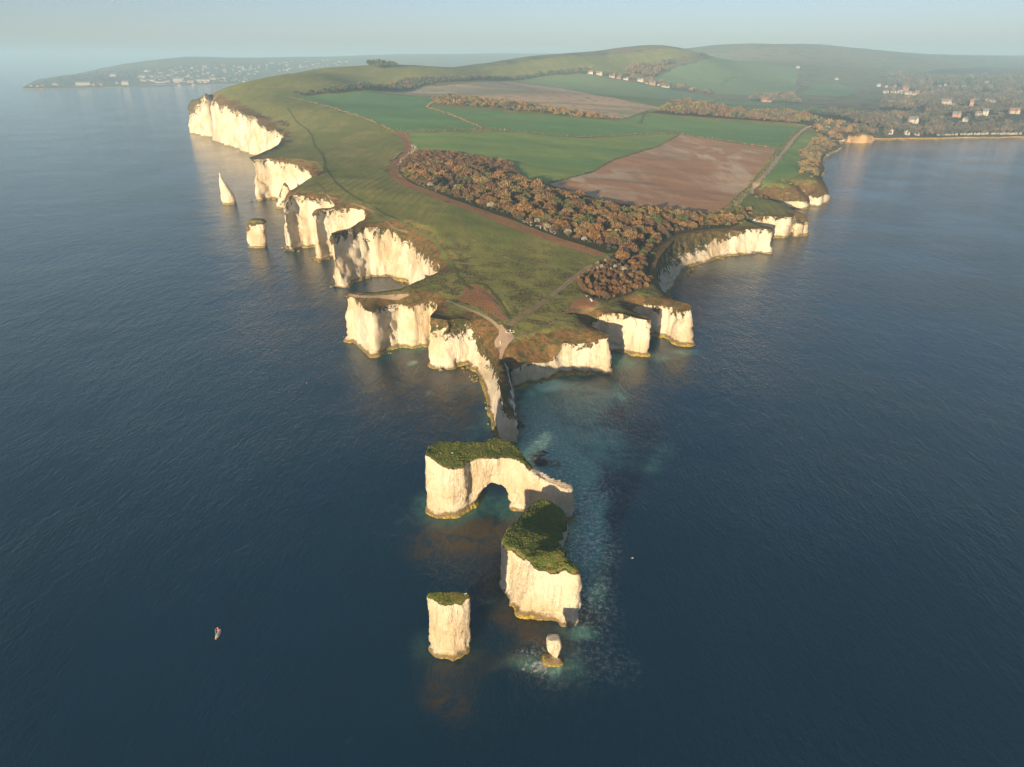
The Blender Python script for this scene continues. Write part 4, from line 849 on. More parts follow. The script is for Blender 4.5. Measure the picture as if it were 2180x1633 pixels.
def trunk_mesh(seed):
    r = random.Random(seed); V = []; Fs = []; limb(V, Fs, (0, 0, -.15), (.03, 0, .34), .075, .055)
    for i in range(6):
        a = 6.28 * i / 6 + r.uniform(-.4, .4); b_ = (math.cos(a) * .5, math.sin(a) * .5, .8 + r.uniform(-.15, .2)); limb(V, Fs, (.03, 0, .3), b_, .045, .018, 4)
        limb(V, Fs, b_, (b_[0] * 1.5, b_[1] * 1.4, b_[2] + .3), .018, .006, 3)
    return mesh_from('trunk', V, np.array(Fs, np.int32), M['bark'])
TRK = [trunk_mesh(i) for i in range(3)]
CRN = {k: [] for k in TC}
for ki, k in enumerate(TC):
    for s_ in range(3):
        V_, F2 = crown_arrays(1150, 100 + ki * 7 + s_); CRN[k].append(mesh_from('crown', V_, F2, M[k], smooth=False))
TP = {}
def tree(x, y, z_, r, kind, label, group, name='tree', cat='tree', squash=1.0):
    key = (kind, random.randrange(3))
    if key not in TP:
        root = bpy.data.objects.new(name, None); COL.objects.link(root); link('trunk', TRK[key[1]], root); link('crown', CRN[kind][key[1]], root); TP[key] = root; o = root
    else: o = copy_tree(TP[key]); o.name = name
    o.location = (x, y, z_ - .1); o.scale = (r, r, r * squash); o.rotation_euler = (0, 0, random.uniform(0, 6.28)); tag(o, label, cat, group); return o
def scatter(poly_w, sp, jit=.42):
    x0, y0 = poly_w.min(0); x1, y1 = poly_w.max(0); gx2, gy2 = np.meshgrid(np.arange(x0, x1, sp), np.arange(y0, y1, sp * .87)); gx2 = gx2 + (np.arange(gx2.shape[0]) % 2)[:, None] * sp / 2
    p = np.c_[gx2.ravel(), gy2.ravel()] + RNG.uniform(-jit, jit, (gx2.size, 2)) * sp; return p[inpoly(p[:, 0], p[:, 1], poly_w)]
wood = D2([(884,330),(960,333),(1040,348),(1080,357),(1096,388),(1160,406),(1235,428),(1296,443),(1378,456),(1458,466),(1530,471),(1560,471),(1590,470),(1560,480),(1490,487),(1440,498),(1395,530),(1386,570),(1384,600),(1360,612),(1330,600),(1310,590),(1290,575),(1300,556),(1345,535),(1330,533),(1292,537),(1205,510),(1110,472),(1020,442),(960,420),(905,398),(868,382),(853,368),(852,353),(868,337)])
low = D2([(884,324),(960,325),(1040,340),(1088,348),(1106,378),(1100,385),(1040,372),(990,360),(930,358),(880,362),(853,368),(852,353),(868,337)])
thick = D2([(1262,572),(1292,562),(1330,570),(1350,590),(1385,600),(1384,612),(1350,622),(1290,641),(1245,627),(1226,600)])
glade = D2([(925,390),(990,388),(1030,402),(1020,412),(960,412),(925,402)])
tp = scatter(wood, 6.3); keep = ~inpoly(tp[:, 0], tp[:, 1], low) & ~inpoly(tp[:, 0], tp[:, 1], thick) & ~inpoly(tp[:, 0], tp[:, 1], glade)
tp = tp[keep]; dC, _, _ = coast_fields(tp[:, 0], tp[:, 1]); tp = tp[dC > 5]; dC = dC[dC > 5]
def dline(P, pts):
    Q = D2(pts); out = np.full(len(P), 1e9)
    for a_, b_ in zip(Q[:-1], Q[1:]):
        d = b_ - a_; t = np.clip(((P - a_) @ d) / (d @ d), 0, 1); out = np.minimum(out, np.linalg.norm(P - a_ - t[:, None] * d, axis=1))
    return out
dT = dline(tp, main_tr); dB = dline(tp, [(860,383),(905,403),(960,424),(1020,446),(1110,476),(1200,512),(1290,541)]); dPl = dline(tp, [(1166,393),(1240,413),(1300,429),(1380,442),(1460,453),(1540,458)])
dCr = dline(tp, [(883,323),(1040,339),(1088,347),(1106,376)])
tp_ok = dT > 4; tp, dC, dT, dB, dPl, dCr = (q[tp_ok] for q in (tp, dC, dT, dB, dPl, dCr))
order = np.argsort(np.hypot(tp[:, 0], tp[:, 1])); stuffT = []
print('wood trees', len(tp))
kinds = ['orange brown', 'dull brown', 'tan', 'orange brown', 'olive green', 'purple brown', 'dull brown', 'ivy green', 'orange brown', 'tan', 'white blossomed']
for c_, i in enumerate(order):
    x, y = tp[i]; nv = vnoise(x / 30, y / 30, 0 * x, 55); kd = kinds[random.randrange(10)] if dB[i] > 9 else random.choice(['tan', 'orange brown', 'dull brown', 'white blossomed', 'olive green'])
    if nv > .35 and random.random() < .5: kd = 'purple brown'
    r = random.uniform(2.8, 4.8) * (1.0 if random.random() < .8 else 1.25) * (.72 if dB[i] < 10 or dC[i] < 14 else 1)
    z_ = gz_at(x, y)
    if z_ is None: continue
    if c_ < 285:
        size = 'broad' if r > 4.4 else ('small' if r < 3.0 else 'rounded')
        where = 'beside the pale track' if dT[i] < 14 else 'along the bracken bank' if dB[i] < 15 else 'above the northern cliff' if dC[i] < 22 else 'at the edge of the ploughed field' if dPl[i] < 16 else 'in the middle of the wood'
        tree(x, y, z_, r, kd, '%s %s tree with a domed crown %s' % (size, kd, where), 'bare trees of the headland wood')
    else: stuffT.append((x, y, z_, r, kd))
# thorn bushes
bp = scatter(thick, 2.7); nb_ = 0
for x, y in bp:
    z_ = gz_at(x, y)
    if z_ is None or nb_ > 290: continue
    back = y > up(1300, 590, 18)[1]
    kd = random.choice(['white blossomed', 'dull brown', 'grey green', 'white blossomed']) if back and random.random() < .7 else random.choice(['purple brown', 'dull brown', 'orange brown', 'purple brown', 'tan'])
    r = random.uniform(1.15, 1.75); nb_ += 1
    tree(x, y, z_ - .3, r, kd, '%s thorn bush %s' % (kd, 'at the back of the thicket' if back else 'in the dense thicket near the cliff edge'), 'thorn bushes of the tip thicket', 'thorn_bush', 'bush', random.uniform(1.3, 1.9))
# the rest of the woods and far trees: one mass each
def mass(name, items, tris, size=.30, extra_low=True):
    Vs = []; Fs_ = []; mi = []; n = 0; mats = []; base = [crown_arrays(tris, 900 + i, size) for i in range(5)]
    for x, y, z_, r, kd in items:
        V_, F2 = base[random.randrange(5)]; a = random.uniform(0, 6.28); c_, s_ = math.cos(a), math.sin(a)
        W_ = np.c_[(V_[:, 0] * c_ - V_[:, 1] * s_) * r + x, (V_[:, 0] * s_ + V_[:, 1] * c_) * r + y, (V_[:, 2] - .2) * r * random.uniform(.8, 1.1) + z_]
        Vs.append(W_); Fs_.append(F2 + n); n += len(W_)
        if kd not in mats: mats.append(kd)
        mi.append(np.full(len(F2), mats.index(kd)))
    me = mesh_from(name, np.concatenate(Vs), np.concatenate(Fs_), [M[k] for k in mats], mi=np.concatenate(mi), smooth=False)
    return tag(link(name, me), kind='stuff')
def fill(poly, sp, rr, kds, hit=None, dmin=0):
    P_ = D2(poly) if not isinstance(poly, np.ndarray) else poly; out = []
    for x, y in scatter(P_, sp):
        z_ = gz_at(x, y)
        if z_ is None or z_ < .5: continue
        if hit is not None and hit(x, y): continue
        out.append((x, y, z_, random.uniform(*rr), random.choice(kds)))
    return out
stuffT += fill(low, 4.2, (1.6, 2.6), ['purple brown', 'purple brown', 'dull brown', 'orange brown'])
stuffT += fill(D2([(1500,462),(1560,445),(1598,450),(1600,464),(1560,478)]), 5, (1.8, 3), ['olive green', 'dull brown', 'ivy green', 'tan'])
stuffT += fill(wood, 5.2, (1.2, 1.9), ['dull brown', 'ivy green', 'purple brown', 'grey green'], lambda x, y: random.random() < .35)
mass('woodland', stuffT, 260, .20)
belt = fill([(625,204),(700,196),(760,184),(850,176),(1000,168),(1100,165),(1170,155),(1255,150),(1258,157),(1150,163),(1080,171),(990,175),(900,184),(800,193),(720,199),(650,205)], 9, (4, 6.5), ['grey green', 'grey green', 'dull brown', 'ivy green', 'grey green'])
belt += fill([(922,214),(960,209),(1020,214),(1100,225),(1160,233),(1240,246),(1310,257),(1270,256),(1200,249),(1100,238),(1000,228),(930,224)], 9, (3.5, 6), ['tan', 'dull brown', 'olive green', 'orange brown', 'grey green'])
belt += fill([(1405,243),(1425,228),(1460,222),(1520,232),(1600,243),(1700,246),(1718,252),(1738,262),(1705,266),(1600,258),(1500,250)], 10, (5, 8), ['dull brown', 'dull brown', 'grey green', 'purple brown', 'olive green'])
mass('tree_belt', belt, 90, .34)
F_holes = [regs[i][2] for i in range(len(regs)) if regs[i][0] == 'crop_field']
hole = lambda x, y: any(inpoly(np.array([x]), np.array([y]), h)[0] for h in F_holes)
far = []
HPOS = [(q.x, q.y) for q in (dp(a_, b_) for a_, b_ in HOUSE_PX) if q is not None]
for (ya, yb, sp, rr) in ((1180, 1700, 14, (5, 9)), (1700, 2300, 20, (7, 11)), (2300, 3300, 30, (10, 15))):
    pw = regs[-1][2]; gx3 = scatter(pw, sp)
    for x, y in gx3:
        if not (ya <= y < yb) or hole(x, y) or x < .27 * y + 60: continue
        if vnoise(x / 130, y / 130, 0, 3) < -.50: continue
        z_ = gz_at(x, y)
        if z_ is None or z_ < 1.2: continue
        r_ = random.uniform(*rr); skip = False
        for hx, hy in HPOS:
            if abs(hx - x) < 26 and abs(hy - y) < 20: skip = True; break
            if abs(hx * y / hy - x) < 26 and 0 < hy - y < 170: r_ = min(r_, 3.0 + (hy - y) * .02)
        if skip: continue
        far.append((x, y, z_, r_, random.choice(['far brown', 'far brown', 'far grey', 'far tan', 'grey green', 'far grey'])))
far += fill([(1735,262),(1790,270),(1860,275),(1860,290),(1800,293),(1782,290),(1742,281)], 11, (5, 8), ['dull brown', 'tan', 'grey green'])
far += fill([(1330,150),(1400,133),(1450,138),(1420,152),(1385,166),(1340,158)], 24, (8, 13), ['grey green', 'dull brown'])
far += fill([(1275,158),(1330,160),(1420,178),(1500,195),(1540,208),(1490,198),(1400,184),(1290,163)], 20, (6, 9), ['grey green', 'dull brown', 'tan'])
far += fill([(60,185),(100,165),(200,148),(400,140),(600,135),(720,130),(760,140),(640,150),(560,172),(440,176),(300,174),(200,180)], 52, (5, 9), ['far grey', 'far grey', 'far brown', 'grey green'], lambda x, y: y < 3200)
far += fill([(780,143),(812,139),(845,140),(850,146),(800,147)], 14, (6, 9), ['grey green', 'ivy green'])
far += fill([(1600,208),(1690,206),(1700,222),(1640,218),(1600,216)], 16, (7, 10), ['grey green', 'dull brown'])
mass('distant_trees', far, 70, .40)
# scrub on the northern cliff slopes
scr = fill([(1704,318),(1737,287),(1770,290),(1785,300),(1778,314),(1750,322),(1742,340),(1742,370),(1704,372)], 6, (2, 3.6), ['olive green', 'dull brown', 'grey green', 'tan'])
scr += fill([(1600,425),(1640,398),(1680,386),(1730,378),(1735,392),(1700,405),(1640,420)], 6, (1.2, 2.2), ['dull brown', 'tan', 'olive green'], lambda x, y: random.random() < .5)
scr += fill([(1500,480),(1560,470),(1600,455),(1650,457),(1620,475),(1560,488)], 5, (1.2, 2.2), ['dull brown', 'olive green', 'ivy green'], lambda x, y: random.random() < .4)
scr += fill([(640,375),(668,352),(690,372),(672,378)], 6, (1.5, 2.4), ['purple brown', 'dull brown']) + fill([(590,262),(606,260),(612,272),(598,274)], 7, (2, 3), ['grey green', 'purple brown'])
mass('cliff_scrub', scr, 90, .30)
print('trees %.1fs' % (time.time() - T0))

# ------------------------------------------------------------ hedges
def hedge(pts, w, h, kd, label, dens=1.0):
    P3 = [dp(*p) for p in pts]; P3 = np.array([(p.x, p.y) for p in P3 if p is not None]); L = np.r_[0, np.cumsum(np.linalg.norm(np.diff(P3, axis=0), axis=1))]
    sc_ = max(1, P3[:, 1].mean() / 600); n = int(L[-1] * 5 * dens / sc_); r = RNG; t = r.uniform(0, L[-1], n); x = np.interp(t, L, P3[:, 0]); y = np.interp(t, L, P3[:, 1])
    loc = .6 + .8 * (vnoise(t / 9, 0 * t, 0 * t, 8) * .5 + .5); a = r.uniform(0, math.pi, n); x = x + r.normal(size=n) * w * .33; y = y + r.normal(size=n) * w * .33
    tz = np.linspace(0, L[-1], max(4, int(L[-1] / 12))); hz = []
    for q in tz:
        z_ = gz_at(np.interp(q, L, P3[:, 0]), np.interp(q, L, P3[:, 1])); hz.append(z_ if z_ is not None else (hz[-1] if hz else 20))
    z_ = np.interp(t, tz, hz) + np.abs(np.sin(a)) * h * loc * r.uniform(.3, 1, n); s_ = .42 * sc_
    d1 = r.normal(size=(n, 3)) * s_; d2 = r.normal(size=(n, 3)) * s_; c_ = np.c_[x, y, z_]; V_ = np.stack([c_, c_ + d1, c_ + d2], 1).reshape(-1, 3)
    o = link('hedge', mesh_from('hedge', V_, np.arange(len(V_), dtype=np.int32).reshape(-1, 3), M[kd], smooth=False)); tag(o, label, 'hedge', 'field hedges of the headland'); return o
hedge([(836,278),(900,281),(960,278),(1030,275),(1114,282),(1225,293),(1300,291),(1400,284.5),(1440,284)], 4, 2.4, 'dull brown', 'long brown hedge between the bright green field and the two fields beyond')
hedge([(1030,274),(990,257),(950,242),(909,229),(916,222),(925,216)], 3.5, 1.8, 'tan', 'pale curving hedge line between two dark green fields')
hedge([(1446,286),(1502,294),(1560,302),(1652,317)], 3, 1.8, 'orange brown', 'straight hedge along the far side of the ploughed field')
hedge([(1166,391.5),(1215,379),(1261,366),(1301,343),(1401,312),(1446,287)], 2, 1.3, 'grey green', 'thin hedge between the bright green field and the ploughed field')
hedge([(1543,458),(1575,426),(1592,405),(1615,378),(1636,350),(1652,332)], 6, 3.2, 'olive green', 'thick green hedge beside the lane on the ploughed field edge')
hedge([(1652,330),(1672,305),(1690,284),(1708,270)], 4.5, 2.6, 'ivy green', 'dark green hedge along the upper half of the lane')
hedge([(611,206),(655,216),(710,231),(784,255),(820,271),(836,279)], 3, 1.6, 'tan', 'brown hedge between the clifftop turf and the far left green field')
hedge([(1283,253),(1328,254),(1350,248),(1379,237),(1372,243),(1360,264)], 4, 2.6, 'grey green', 'dark hedge at the corner below the pale fallow field')
hedge([(852,352),(862,340),(876,330),(884,318),(880,312)], 5, 3.0, 'white blossomed', 'blossoming hedge at the left tip of the wood')
hedge([(855,372),(890,393),(930,410)], 3, 1.8, 'dull brown', 'low brown hedge at the foot of the wood near the dip')
hedge([(1108,470),(1150,486),(1185,500)], 3, 2.2, 'white blossomed', 'white blossomed hedge in front of the wood above the bracken')
hedge([(1484,222),(1510,217),(1532,211)], 6, 4, 'ivy green', 'short dark hedge climbing to the green pasture by the barn')
hedge([(1381,169),(1400,160),(1430,147),(1480,133),(1526,121)], 8, 6, 'grey green', 'dark hedge along the foot of the highest down')
hedge([(1532,183),(1548,172),(1565,163)], 8, 5, 'ivy green', 'short hedge standing across the hazy pastures')
print('hedges %.1fs' % (time.time() - T0))

# ------------------------------------------------------------ buildings
M['white_wall'] = simple('white render', (.40, .375, .33), .8, .2, .08, .3); M['cream_wall'] = simple('cream stone', (.34, .29, .22), .85, .2, .1, .3)
M['brick_wall'] = simple('red brick', (.32, .20, .14), .85, .2, .12, .3); M['slate'] = simple('slate roof', (.16, .16, .17), .6, .3, .2, .4)
M['red_roof'] = simple('red tile roof', (.24, .14, .11), .8, .2, .2, .4); M['glass'] = simple('window glass', (.05, .06, .07), .1, .5); M['wood'] = simple('dark timber', (.08, .05, .03), .8)
def boxv(x0, x1, y0, y1, z0, z1): return [(x, y, z_) for z_ in (z0, z1) for y in (y0, y1) for x in (x0, x1)]
BF = [(0, 2, 3, 1), (4, 5, 7, 6), (0, 1, 5, 4), (2, 6, 7, 3), (0, 4, 6, 2), (1, 3, 7, 5)]
def boxes(name, bl, m, parent=None):
    V = []; Fs = []
    for b_ in bl:
        s_ = len(V); V += boxv(*b_); Fs += [tuple(s_ + i for i in f) for f in BF]
    return link(name, mesh_from(name, V, np.array(Fs, np.int32), M[m], smooth=False), parent)
def gable(L, Wd, h0, h1, over=.35, th=.25):
    l, w = L / 2 + over, Wd / 2 + over; d = (h1 - h0) / (Wd / 2) * over
    pr = [(-w, h0 - d), (0, h1), (w, h0 - d), (w, h0 - d + th), (0, h1 + th * 1.3), (-w, h0 - d + th)]
    V = [(x, y, z_) for x in (-l, l) for y, z_ in pr]; k = 6
    Fs = [(0, 1, 4, 5), (1, 2, 3, 4), (6, 11, 10, 7), (7, 10, 9, 8)] + [(i, i + 6, (i + 1) % k + 6, (i + 1) % k) for i in range(k)]
    return V, np.array(Fs, np.int32)
def house_proto(L, Wd, H, wall_m, roof_m, wing=True):
    r = bpy.data.objects.new('house', None); COL.objects.link(r); hr = Wd * .42
    V = boxv(-L/2, L/2, -Wd/2, Wd/2, -1.5, H) + [(-L/2, 0, H + hr - .15), (L/2, 0, H + hr - .15)]
    Fs = [list(f) for f in BF if f != (4, 5, 7, 6)] + [[4, 8, 6], [5, 7, 9], [4, 5, 9, 8], [6, 8, 9, 7]]
    link('wall', mesh_from('wall', V, Fs, M[wall_m], smooth=False), r)
    V, Fs = gable(L, Wd, H, H + hr); rf = link('roof', mesh_from('roof', V, Fs, M[roof_m], smooth=False), r)
    boxes('chimney', [(L * .3, L * .3 + .9, -.45, .45, H + hr * .4, H + hr + 1.4)], 'brick_wall', rf)
    for i in range(3):
        x = (i - 1) * L * .3
        for zz in ([1.0, H - 1.7] if H > 4.5 else [1.2]): boxes('window', [(x - .7, x + .7, -Wd/2 - .05, -Wd/2 + .03, zz, zz + 1.2)], 'glass', r)
    if wing:
        V, Fs = gable(Wd, L * .35, H * .92, H * .92 + L * .35 * .42)
        wV = boxv(-L*.175 + L*.22, L*.175 + L*.22, -Wd*.85, 0, -1.5, H * .92); 
        link('wing', mesh_from('wing', wV + [(L*.22, -Wd*.85, H*.92 + L*.147)], [list(f) for f in BF] + [[4, 5, 8]], M[wall_m], smooth=False), r)
        V2_ = [(y + L * .22, x - Wd * .42, z_) for x, y, z_ in V]; link('wing_roof', mesh_from('wing_roof', V2_, Fs, M[roof_m], smooth=False), r)
    return r
HP = {}
def house(px, py, L, Wd, H, wm, rm, label, group=None, rz=None, wing=True, name='house', cat='house'):
    key = (L, Wd, H, wm, rm, wing); p = dp(px, py)
    if p is None: return
    if key in HP: o = copy_tree(HP[key])
    else: o = house_proto(*key); HP[key] = o
    o.name = name; o.location = (p.x, p.y, p.z); o.rotation_euler = (0, 0, random.uniform(-.5, .5) if rz is None else rz); tag(o, label, cat, group)
    return o
for px, py, L, Wd, H, wm, rm, lab, wg in SET: 
    o = house(px, py, L, Wd, H, wm, rm, lab, 'houses around the bay', wing=bool(wg))
    if o: o.scale = (.64, .72, .95)
# the resort town across the far bay: every house its own object, too small to show parts
def tiny(wm, rm, L, Wd, H):
    hr = Wd * .4; V = boxv(-L/2, L/2, -Wd/2, Wd/2, -2, H) + [(-L/2, 0, H + hr), (L/2, 0, H + hr)]
    return mesh_from('town_house', V, [[0,2,3,1],[0,1,5,4],[2,6,7,3],[0,4,8,6,2],[1,3,7,9,5],[4,5,9,8],[6,8,9,7]], [M[wm], M[rm]], mi=[0,0,0,0,0,1,1], smooth=False)
TY = [('white', tiny('white_wall', 'slate', 16, 11, 8)), ('cream', tiny('cream_wall', 'slate', 20, 12, 9)), ('cream', tiny('cream_wall', 'red_roof', 16, 11, 8)), ('white', tiny('white_wall', 'red_roof', 26, 12, 7)), ('brick', tiny('brick_wall', 'slate', 16, 11, 8))]
def town(poly, n, big=1.0, where='on the town slope across the bay'):
    P_ = np.array(poly, float); c = 0; tries = 0
    while c < n and tries < n * 30:
        tries += 1; px = random.uniform(P_[:, 0].min(), P_[:, 0].max()); py = random.uniform(P_[:, 1].min(), P_[:, 1].max())
        if not inpoly(np.array([px]), np.array([py]), P_)[0]: continue
        p = dp(px, py)
        if p is None or p.y < 3000: continue
        nm, me = random.choice(TY); o = link('town_house', me, None, (p.x, p.y, p.z), random.uniform(-.6, .6)); k = big * random.uniform(.7, 1.35); o.scale = (k * random.uniform(.8, 1.7), k, k)
        tag(o, '%s walled house of the distant resort town %s' % (nm, where), 'house', 'houses of the resort town'); c += 1
town([(295,165),(330,158),(400,166),(480,168),(540,168),(560,176),(440,177),(330,177),(300,172)], 120, .6, 'near its sea front')
town([(300,150),(420,141),(560,134),(700,128),(760,134),(700,143),(600,152),(520,164),(400,165),(320,158)], 130, .6, 'high on the slope')
town([(60,183),(130,181),(200,178),(290,176),(290,181),(200,183),(70,187)], 12, .7, 'on the wooded point')
for px, py, L, lab in [(178,181,70,'long cream apartment block on the wooded point across the bay'),(268,181,34,'white block at the waterline of the wooded point'),(242,165,34,'white block alone on the wooded hillside across the bay'),(304,168,36,'tall cream hotel at the left edge of the town'),
    (382,174,56,'long cream sea front terrace of the town'),(430,174,90,'longest pale sea front terrace, close to the white headland'),(455,173,30,'bright end block of the longest sea front terrace')]:
    p = dp(px, py)
    if p is None: continue
    o = link('apartment_block', TY[1][1], None, (p.x, p.y, p.z), 0.05); o.scale = (L / 20, 1.1, 1.5 if L < 60 else 1.1); tag(o, lab, 'apartment block')
# beach huts
hp = None; hn = 0
for px in [q + random.uniform(-2.5, 2.5) for q in range(1998, 2176, 5)] + [1894, 1930, 1951]:
    py = {1894: 284.5, 1930: 286, 1951: 287}.get(px, 288.6 - (px - 1996) * .012 - (random.random() * 1.5))
    p = dp(px, py)
    if p is None: continue
    if hp is None:
        hp = bpy.data.objects.new('beach_hut', None); COL.objects.link(hp); V = boxv(-1.6, 1.6, -1.4, 1.4, -.6, 2.3) + [(0, -1.4, 3.2), (0, 1.4, 3.2)]
        link('hut_body', mesh_from('hut_body', V, [[0,2,3,1],[0,1,5,8,4],[2,6,9,7,3],[0,4,6,2],[1,3,7,5]], M['white_wall'], smooth=False), hp)
        V, Fs = gable(2.8, 3.2, 2.3, 3.25, .25, .12); V = [(y, x, z_) for x, y, z_ in V]; link('roof', mesh_from('roof', V, Fs, M['slate'], smooth=False), hp); boxes('door', [(-.5, .5, -1.46, -1.38, 0, 1.9)], 'wood', hp); o = hp
    else: o = copy_tree(hp)
    o.name = 'beach_hut'; o.location = (p.x, p.y, p.z + .3); o.scale = (1.0, 1.0, 1.0) if px > 1990 else (2.4, 2.2, 2.2); o.rotation_euler = (0, 0, random.uniform(-.2, .2)); tag(o, 'small white hut in the row behind the long beach' if px > 1990 else 'white hut alone in front of the wood left of the hut row', 'beach hut', 'beach huts behind the bay')

# ------------------------------------------------------------ people, board, birds
def cmat(n, c, rough=.7): M[n] = simple(n, c, rough, .3)
for n, c in (('skin', (.52, .30, .20)), ('red cloth', (.50, .07, .06)), ('pink cloth', (.62, .26, .22)), ('white cloth', (.75, .73, .70)), ('dark cloth', (.03, .03, .04)), ('hair', (.05, .03, .02)), ('yellow board', (.72, .56, .05)), ('grey board', (.36, .37, .41)), ('white board', (.70, .71, .72)),
             ('carbon', (.03, .03, .03)), ('orange cloth', (.80, .30, .07)), ('navy cloth', (.035, .05, .07)), ('gull white', (.80, .80, .78)), ('gull grey', (.30, .31, .33)), ('beak', (.7, .45, .05)), ('stone', (.55, .50, .42))): cmat(n, c)
def skinned(name, verts, edges_, radii, zones, sub=2):
    """one continuous body: joints + radii grown by a skin modifier; zones choose the clothing colour by height"""
    me = bpy.data.meshes.new('tmp'); me.from_pydata(verts, edges_, []); o = bpy.data.objects.new('tmp', me); COL.objects.link(o)
    o.modifiers.new('s', 'SKIN'); o.modifiers['s'].use_smooth_shade = True
    for i, r in enumerate(radii): me.skin_vertices[0].data[i].radius = (r, r) if not isinstance(r, tuple) else r
    me.skin_vertices[0].data[0].use_root = True
    sb = o.modifiers.new('u', 'SUBSURF'); sb.levels = sub; sb.render_levels = sub
    m2 = bpy.data.meshes.new_from_object(o.evaluated_get(bpy.context.evaluated_depsgraph_get())); bpy.data.objects.remove(o, do_unlink=True); m2.name = name
    m2.materials.clear()
    for k, _ in zones: m2.materials.append(M[k])
    for p in m2.polygons:
        for i, (k, f) in enumerate(zones):
            if f(p.center): p.material_index = i; break
    return m2
def hand(V, E_, R_, wrist, d, side, curl=.5):
    """palm, four fingers of unequal length and a thumb from the side"""
    d = Vector(d).normalized(); s = Vector(side).normalized(); n = d.cross(s); w = wrist; p = len(V); base = Vector(V[w]); V.append(tuple(base + d * .05)); E_.append((w, p)); R_.append((.034, .016)); q = p
    for k, L in enumerate((.062, .072, .068, .054)):
        o_ = s * (k - 1.5) * .021; a = len(V); V.append(tuple(base + d * .085 + o_)); V.append(tuple(base + d * (.085 + L * .5) + o_ + n * .012 * curl)); V.append(tuple(base + d * (.085 + L * .75) + o_ + n * .045 * curl))
        E_ += [(q, a), (a, a + 1), (a + 1, a + 2)]; R_ += [.009, .0085, .007]
    a = len(V); V.append(tuple(base + d * .03 - s * .042)); V.append(tuple(base + d * .065 - s * .058 + n * .02 * curl)); E_ += [(q, a), (a, a + 1)]; R_ += [.011, .009]
def body(pose):
    V = []; E_ = []; R_ = []
    def add(p, r, par=None):
        V.append(tuple(p)); R_.append(r)
        if par is not None: E_.append((par, len(V) - 1))
        return len(V) - 1
    P_ = pose; pel = add(P_['pelvis'], (.155, .11)); sp1 = add(P_['waist'], (.135, .10), pel); ch = add(P_['chest'], (.165, .115), sp1); nk = add(P_['neck'], .052, ch); hd = add(P_['head'], (.078, .092), nk); add(P_['crown'], (.066, .08), hd)
    f = Vector(P_['face']).normalized(); add(tuple(Vector(P_['head']) + f * .095 + Vector((0, 0, -.005))), .017, hd)      # nose
    for s_ in ('l', 'r'):
        sh = add(P_['shoulder_' + s_], .058, ch); el = add(P_['elbow_' + s_], .042, sh); wr_ = add(P_['wrist_' + s_], .028, el); d = Vector(P_['wrist_' + s_]) - Vector(P_['elbow_' + s_])
        hand(V, E_, R_, wr_, d, d.cross(f) if d.cross(f).length > .01 else (1, 0, 0), .9)
        hp_ = add(P_['hip_' + s_], .092, pel); kn = add(P_['knee_' + s_], .060, hp_); an = add(P_['ankle_' + s_], .038, kn); add(tuple(Vector(P_['ankle_' + s_]) + f * .16 + Vector((0, 0, -.045))), .032, an)
    return V, E_, R_
def standing(bend=0.0):
    return dict(pelvis=(0, 0, .95), waist=(0, -.02, 1.08), chest=(0, -.02, 1.32), neck=(0, -.01, 1.50), head=(0, -.02, 1.60), crown=(0, 0, 1.69), face=(0, -1, 0), shoulder_l=(-.19, 0, 1.42), shoulder_r=(.19, 0, 1.42),
        elbow_l=(-.26, .03, 1.15), elbow_r=(.26, .03, 1.15), wrist_l=(-.25, -.06, .91), wrist_r=(.25, -.06, .91), hip_l=(-.10, 0, .90), hip_r=(.10, 0, .90), knee_l=(-.11, -.03, .50), knee_r=(.12, -.02, .50), ankle_l=(-.12, .02, .08), ankle_r=(.13, .03, .08))
def cap_mesh(c, r, m, name, brim=False, parent=None):
    bm = bmesh.new(); bmesh.ops.create_uvsphere(bm, u_segments=16, v_segments=10, radius=1)
    bmesh.ops.delete(bm, geom=[v for v in bm.verts if v.co.z < -.15], context='VERTS')
    V = [(c[0] + v.co.x * r, c[1] + v.co.y * r * 1.1, c[2] + v.co.z * r) for v in bm.verts]; Fs = [[v.index for v in f.verts] for f in bm.faces]; bm.free()
    if brim:
        s_ = len(V); V += [(c[0] - r * .8, c[1] - r * .6, c[2]), (c[0] + r * .8, c[1] - r * .6, c[2]), (c[0] + r * .5, c[1] - r * 1.9, c[2] - .02), (c[0] - r * .5, c[1] - r * 1.9, c[2] - .02)]; Fs.append([s_, s_+1, s_+2, s_+3])
    return link(name, mesh_from(name, V, Fs, M[m]), parent)
# paddle boarder
bx, by = map(float, up(464.3, 1351)); HEAD = math.radians(3)
brd = bpy.data.objects.new('paddle_board', None); COL.objects.link(brd); brd.location = (bx, by, .0); brd.rotation_euler = (0, 0, HEAD); tag(brd, 'grey paddle board with a yellow nose floating on the dark sea', 'paddle board')
def board_part(name, y0, y1, m, zt=.16, inset=1.0):
    V = []; Fs = []; n = 14; k = 8
    for i in range(n + 1):
        y = y0 + (y1 - y0) * i / n; t = (y + 1.6) / 3.2; w = .40 * (1 - abs(2 * t - 1) ** 2.6) ** .55 * inset + .004; zz = .05 * abs(2 * t - 1) ** 4
        for j in range(k): a = 2 * math.pi * j / k; V.append((math.cos(a) * w, y, .085 + zz + math.sin(a) * .075 * (1 if inset == 1 else .2) + (zt - .09 if inset < 1 else 0)))
    for i in range(n):
        for j in range(k): Fs.append([i*k+j, i*k+(j+1)%k, (i+1)*k+(j+1)%k, (i+1)*k+j])
    Fs += [list(range(k))[::-1], [n*k+j for j in range(k)]]
    return link(name, mesh_from(name, V, Fs, M[m]), brd)
board_part('hull', -.85, 1.6, 'white board'); board_part('nose', -1.6, -.85, 'yellow board'); board_part('deck_pad', -.75, 1.2, 'grey board', .15, .72)
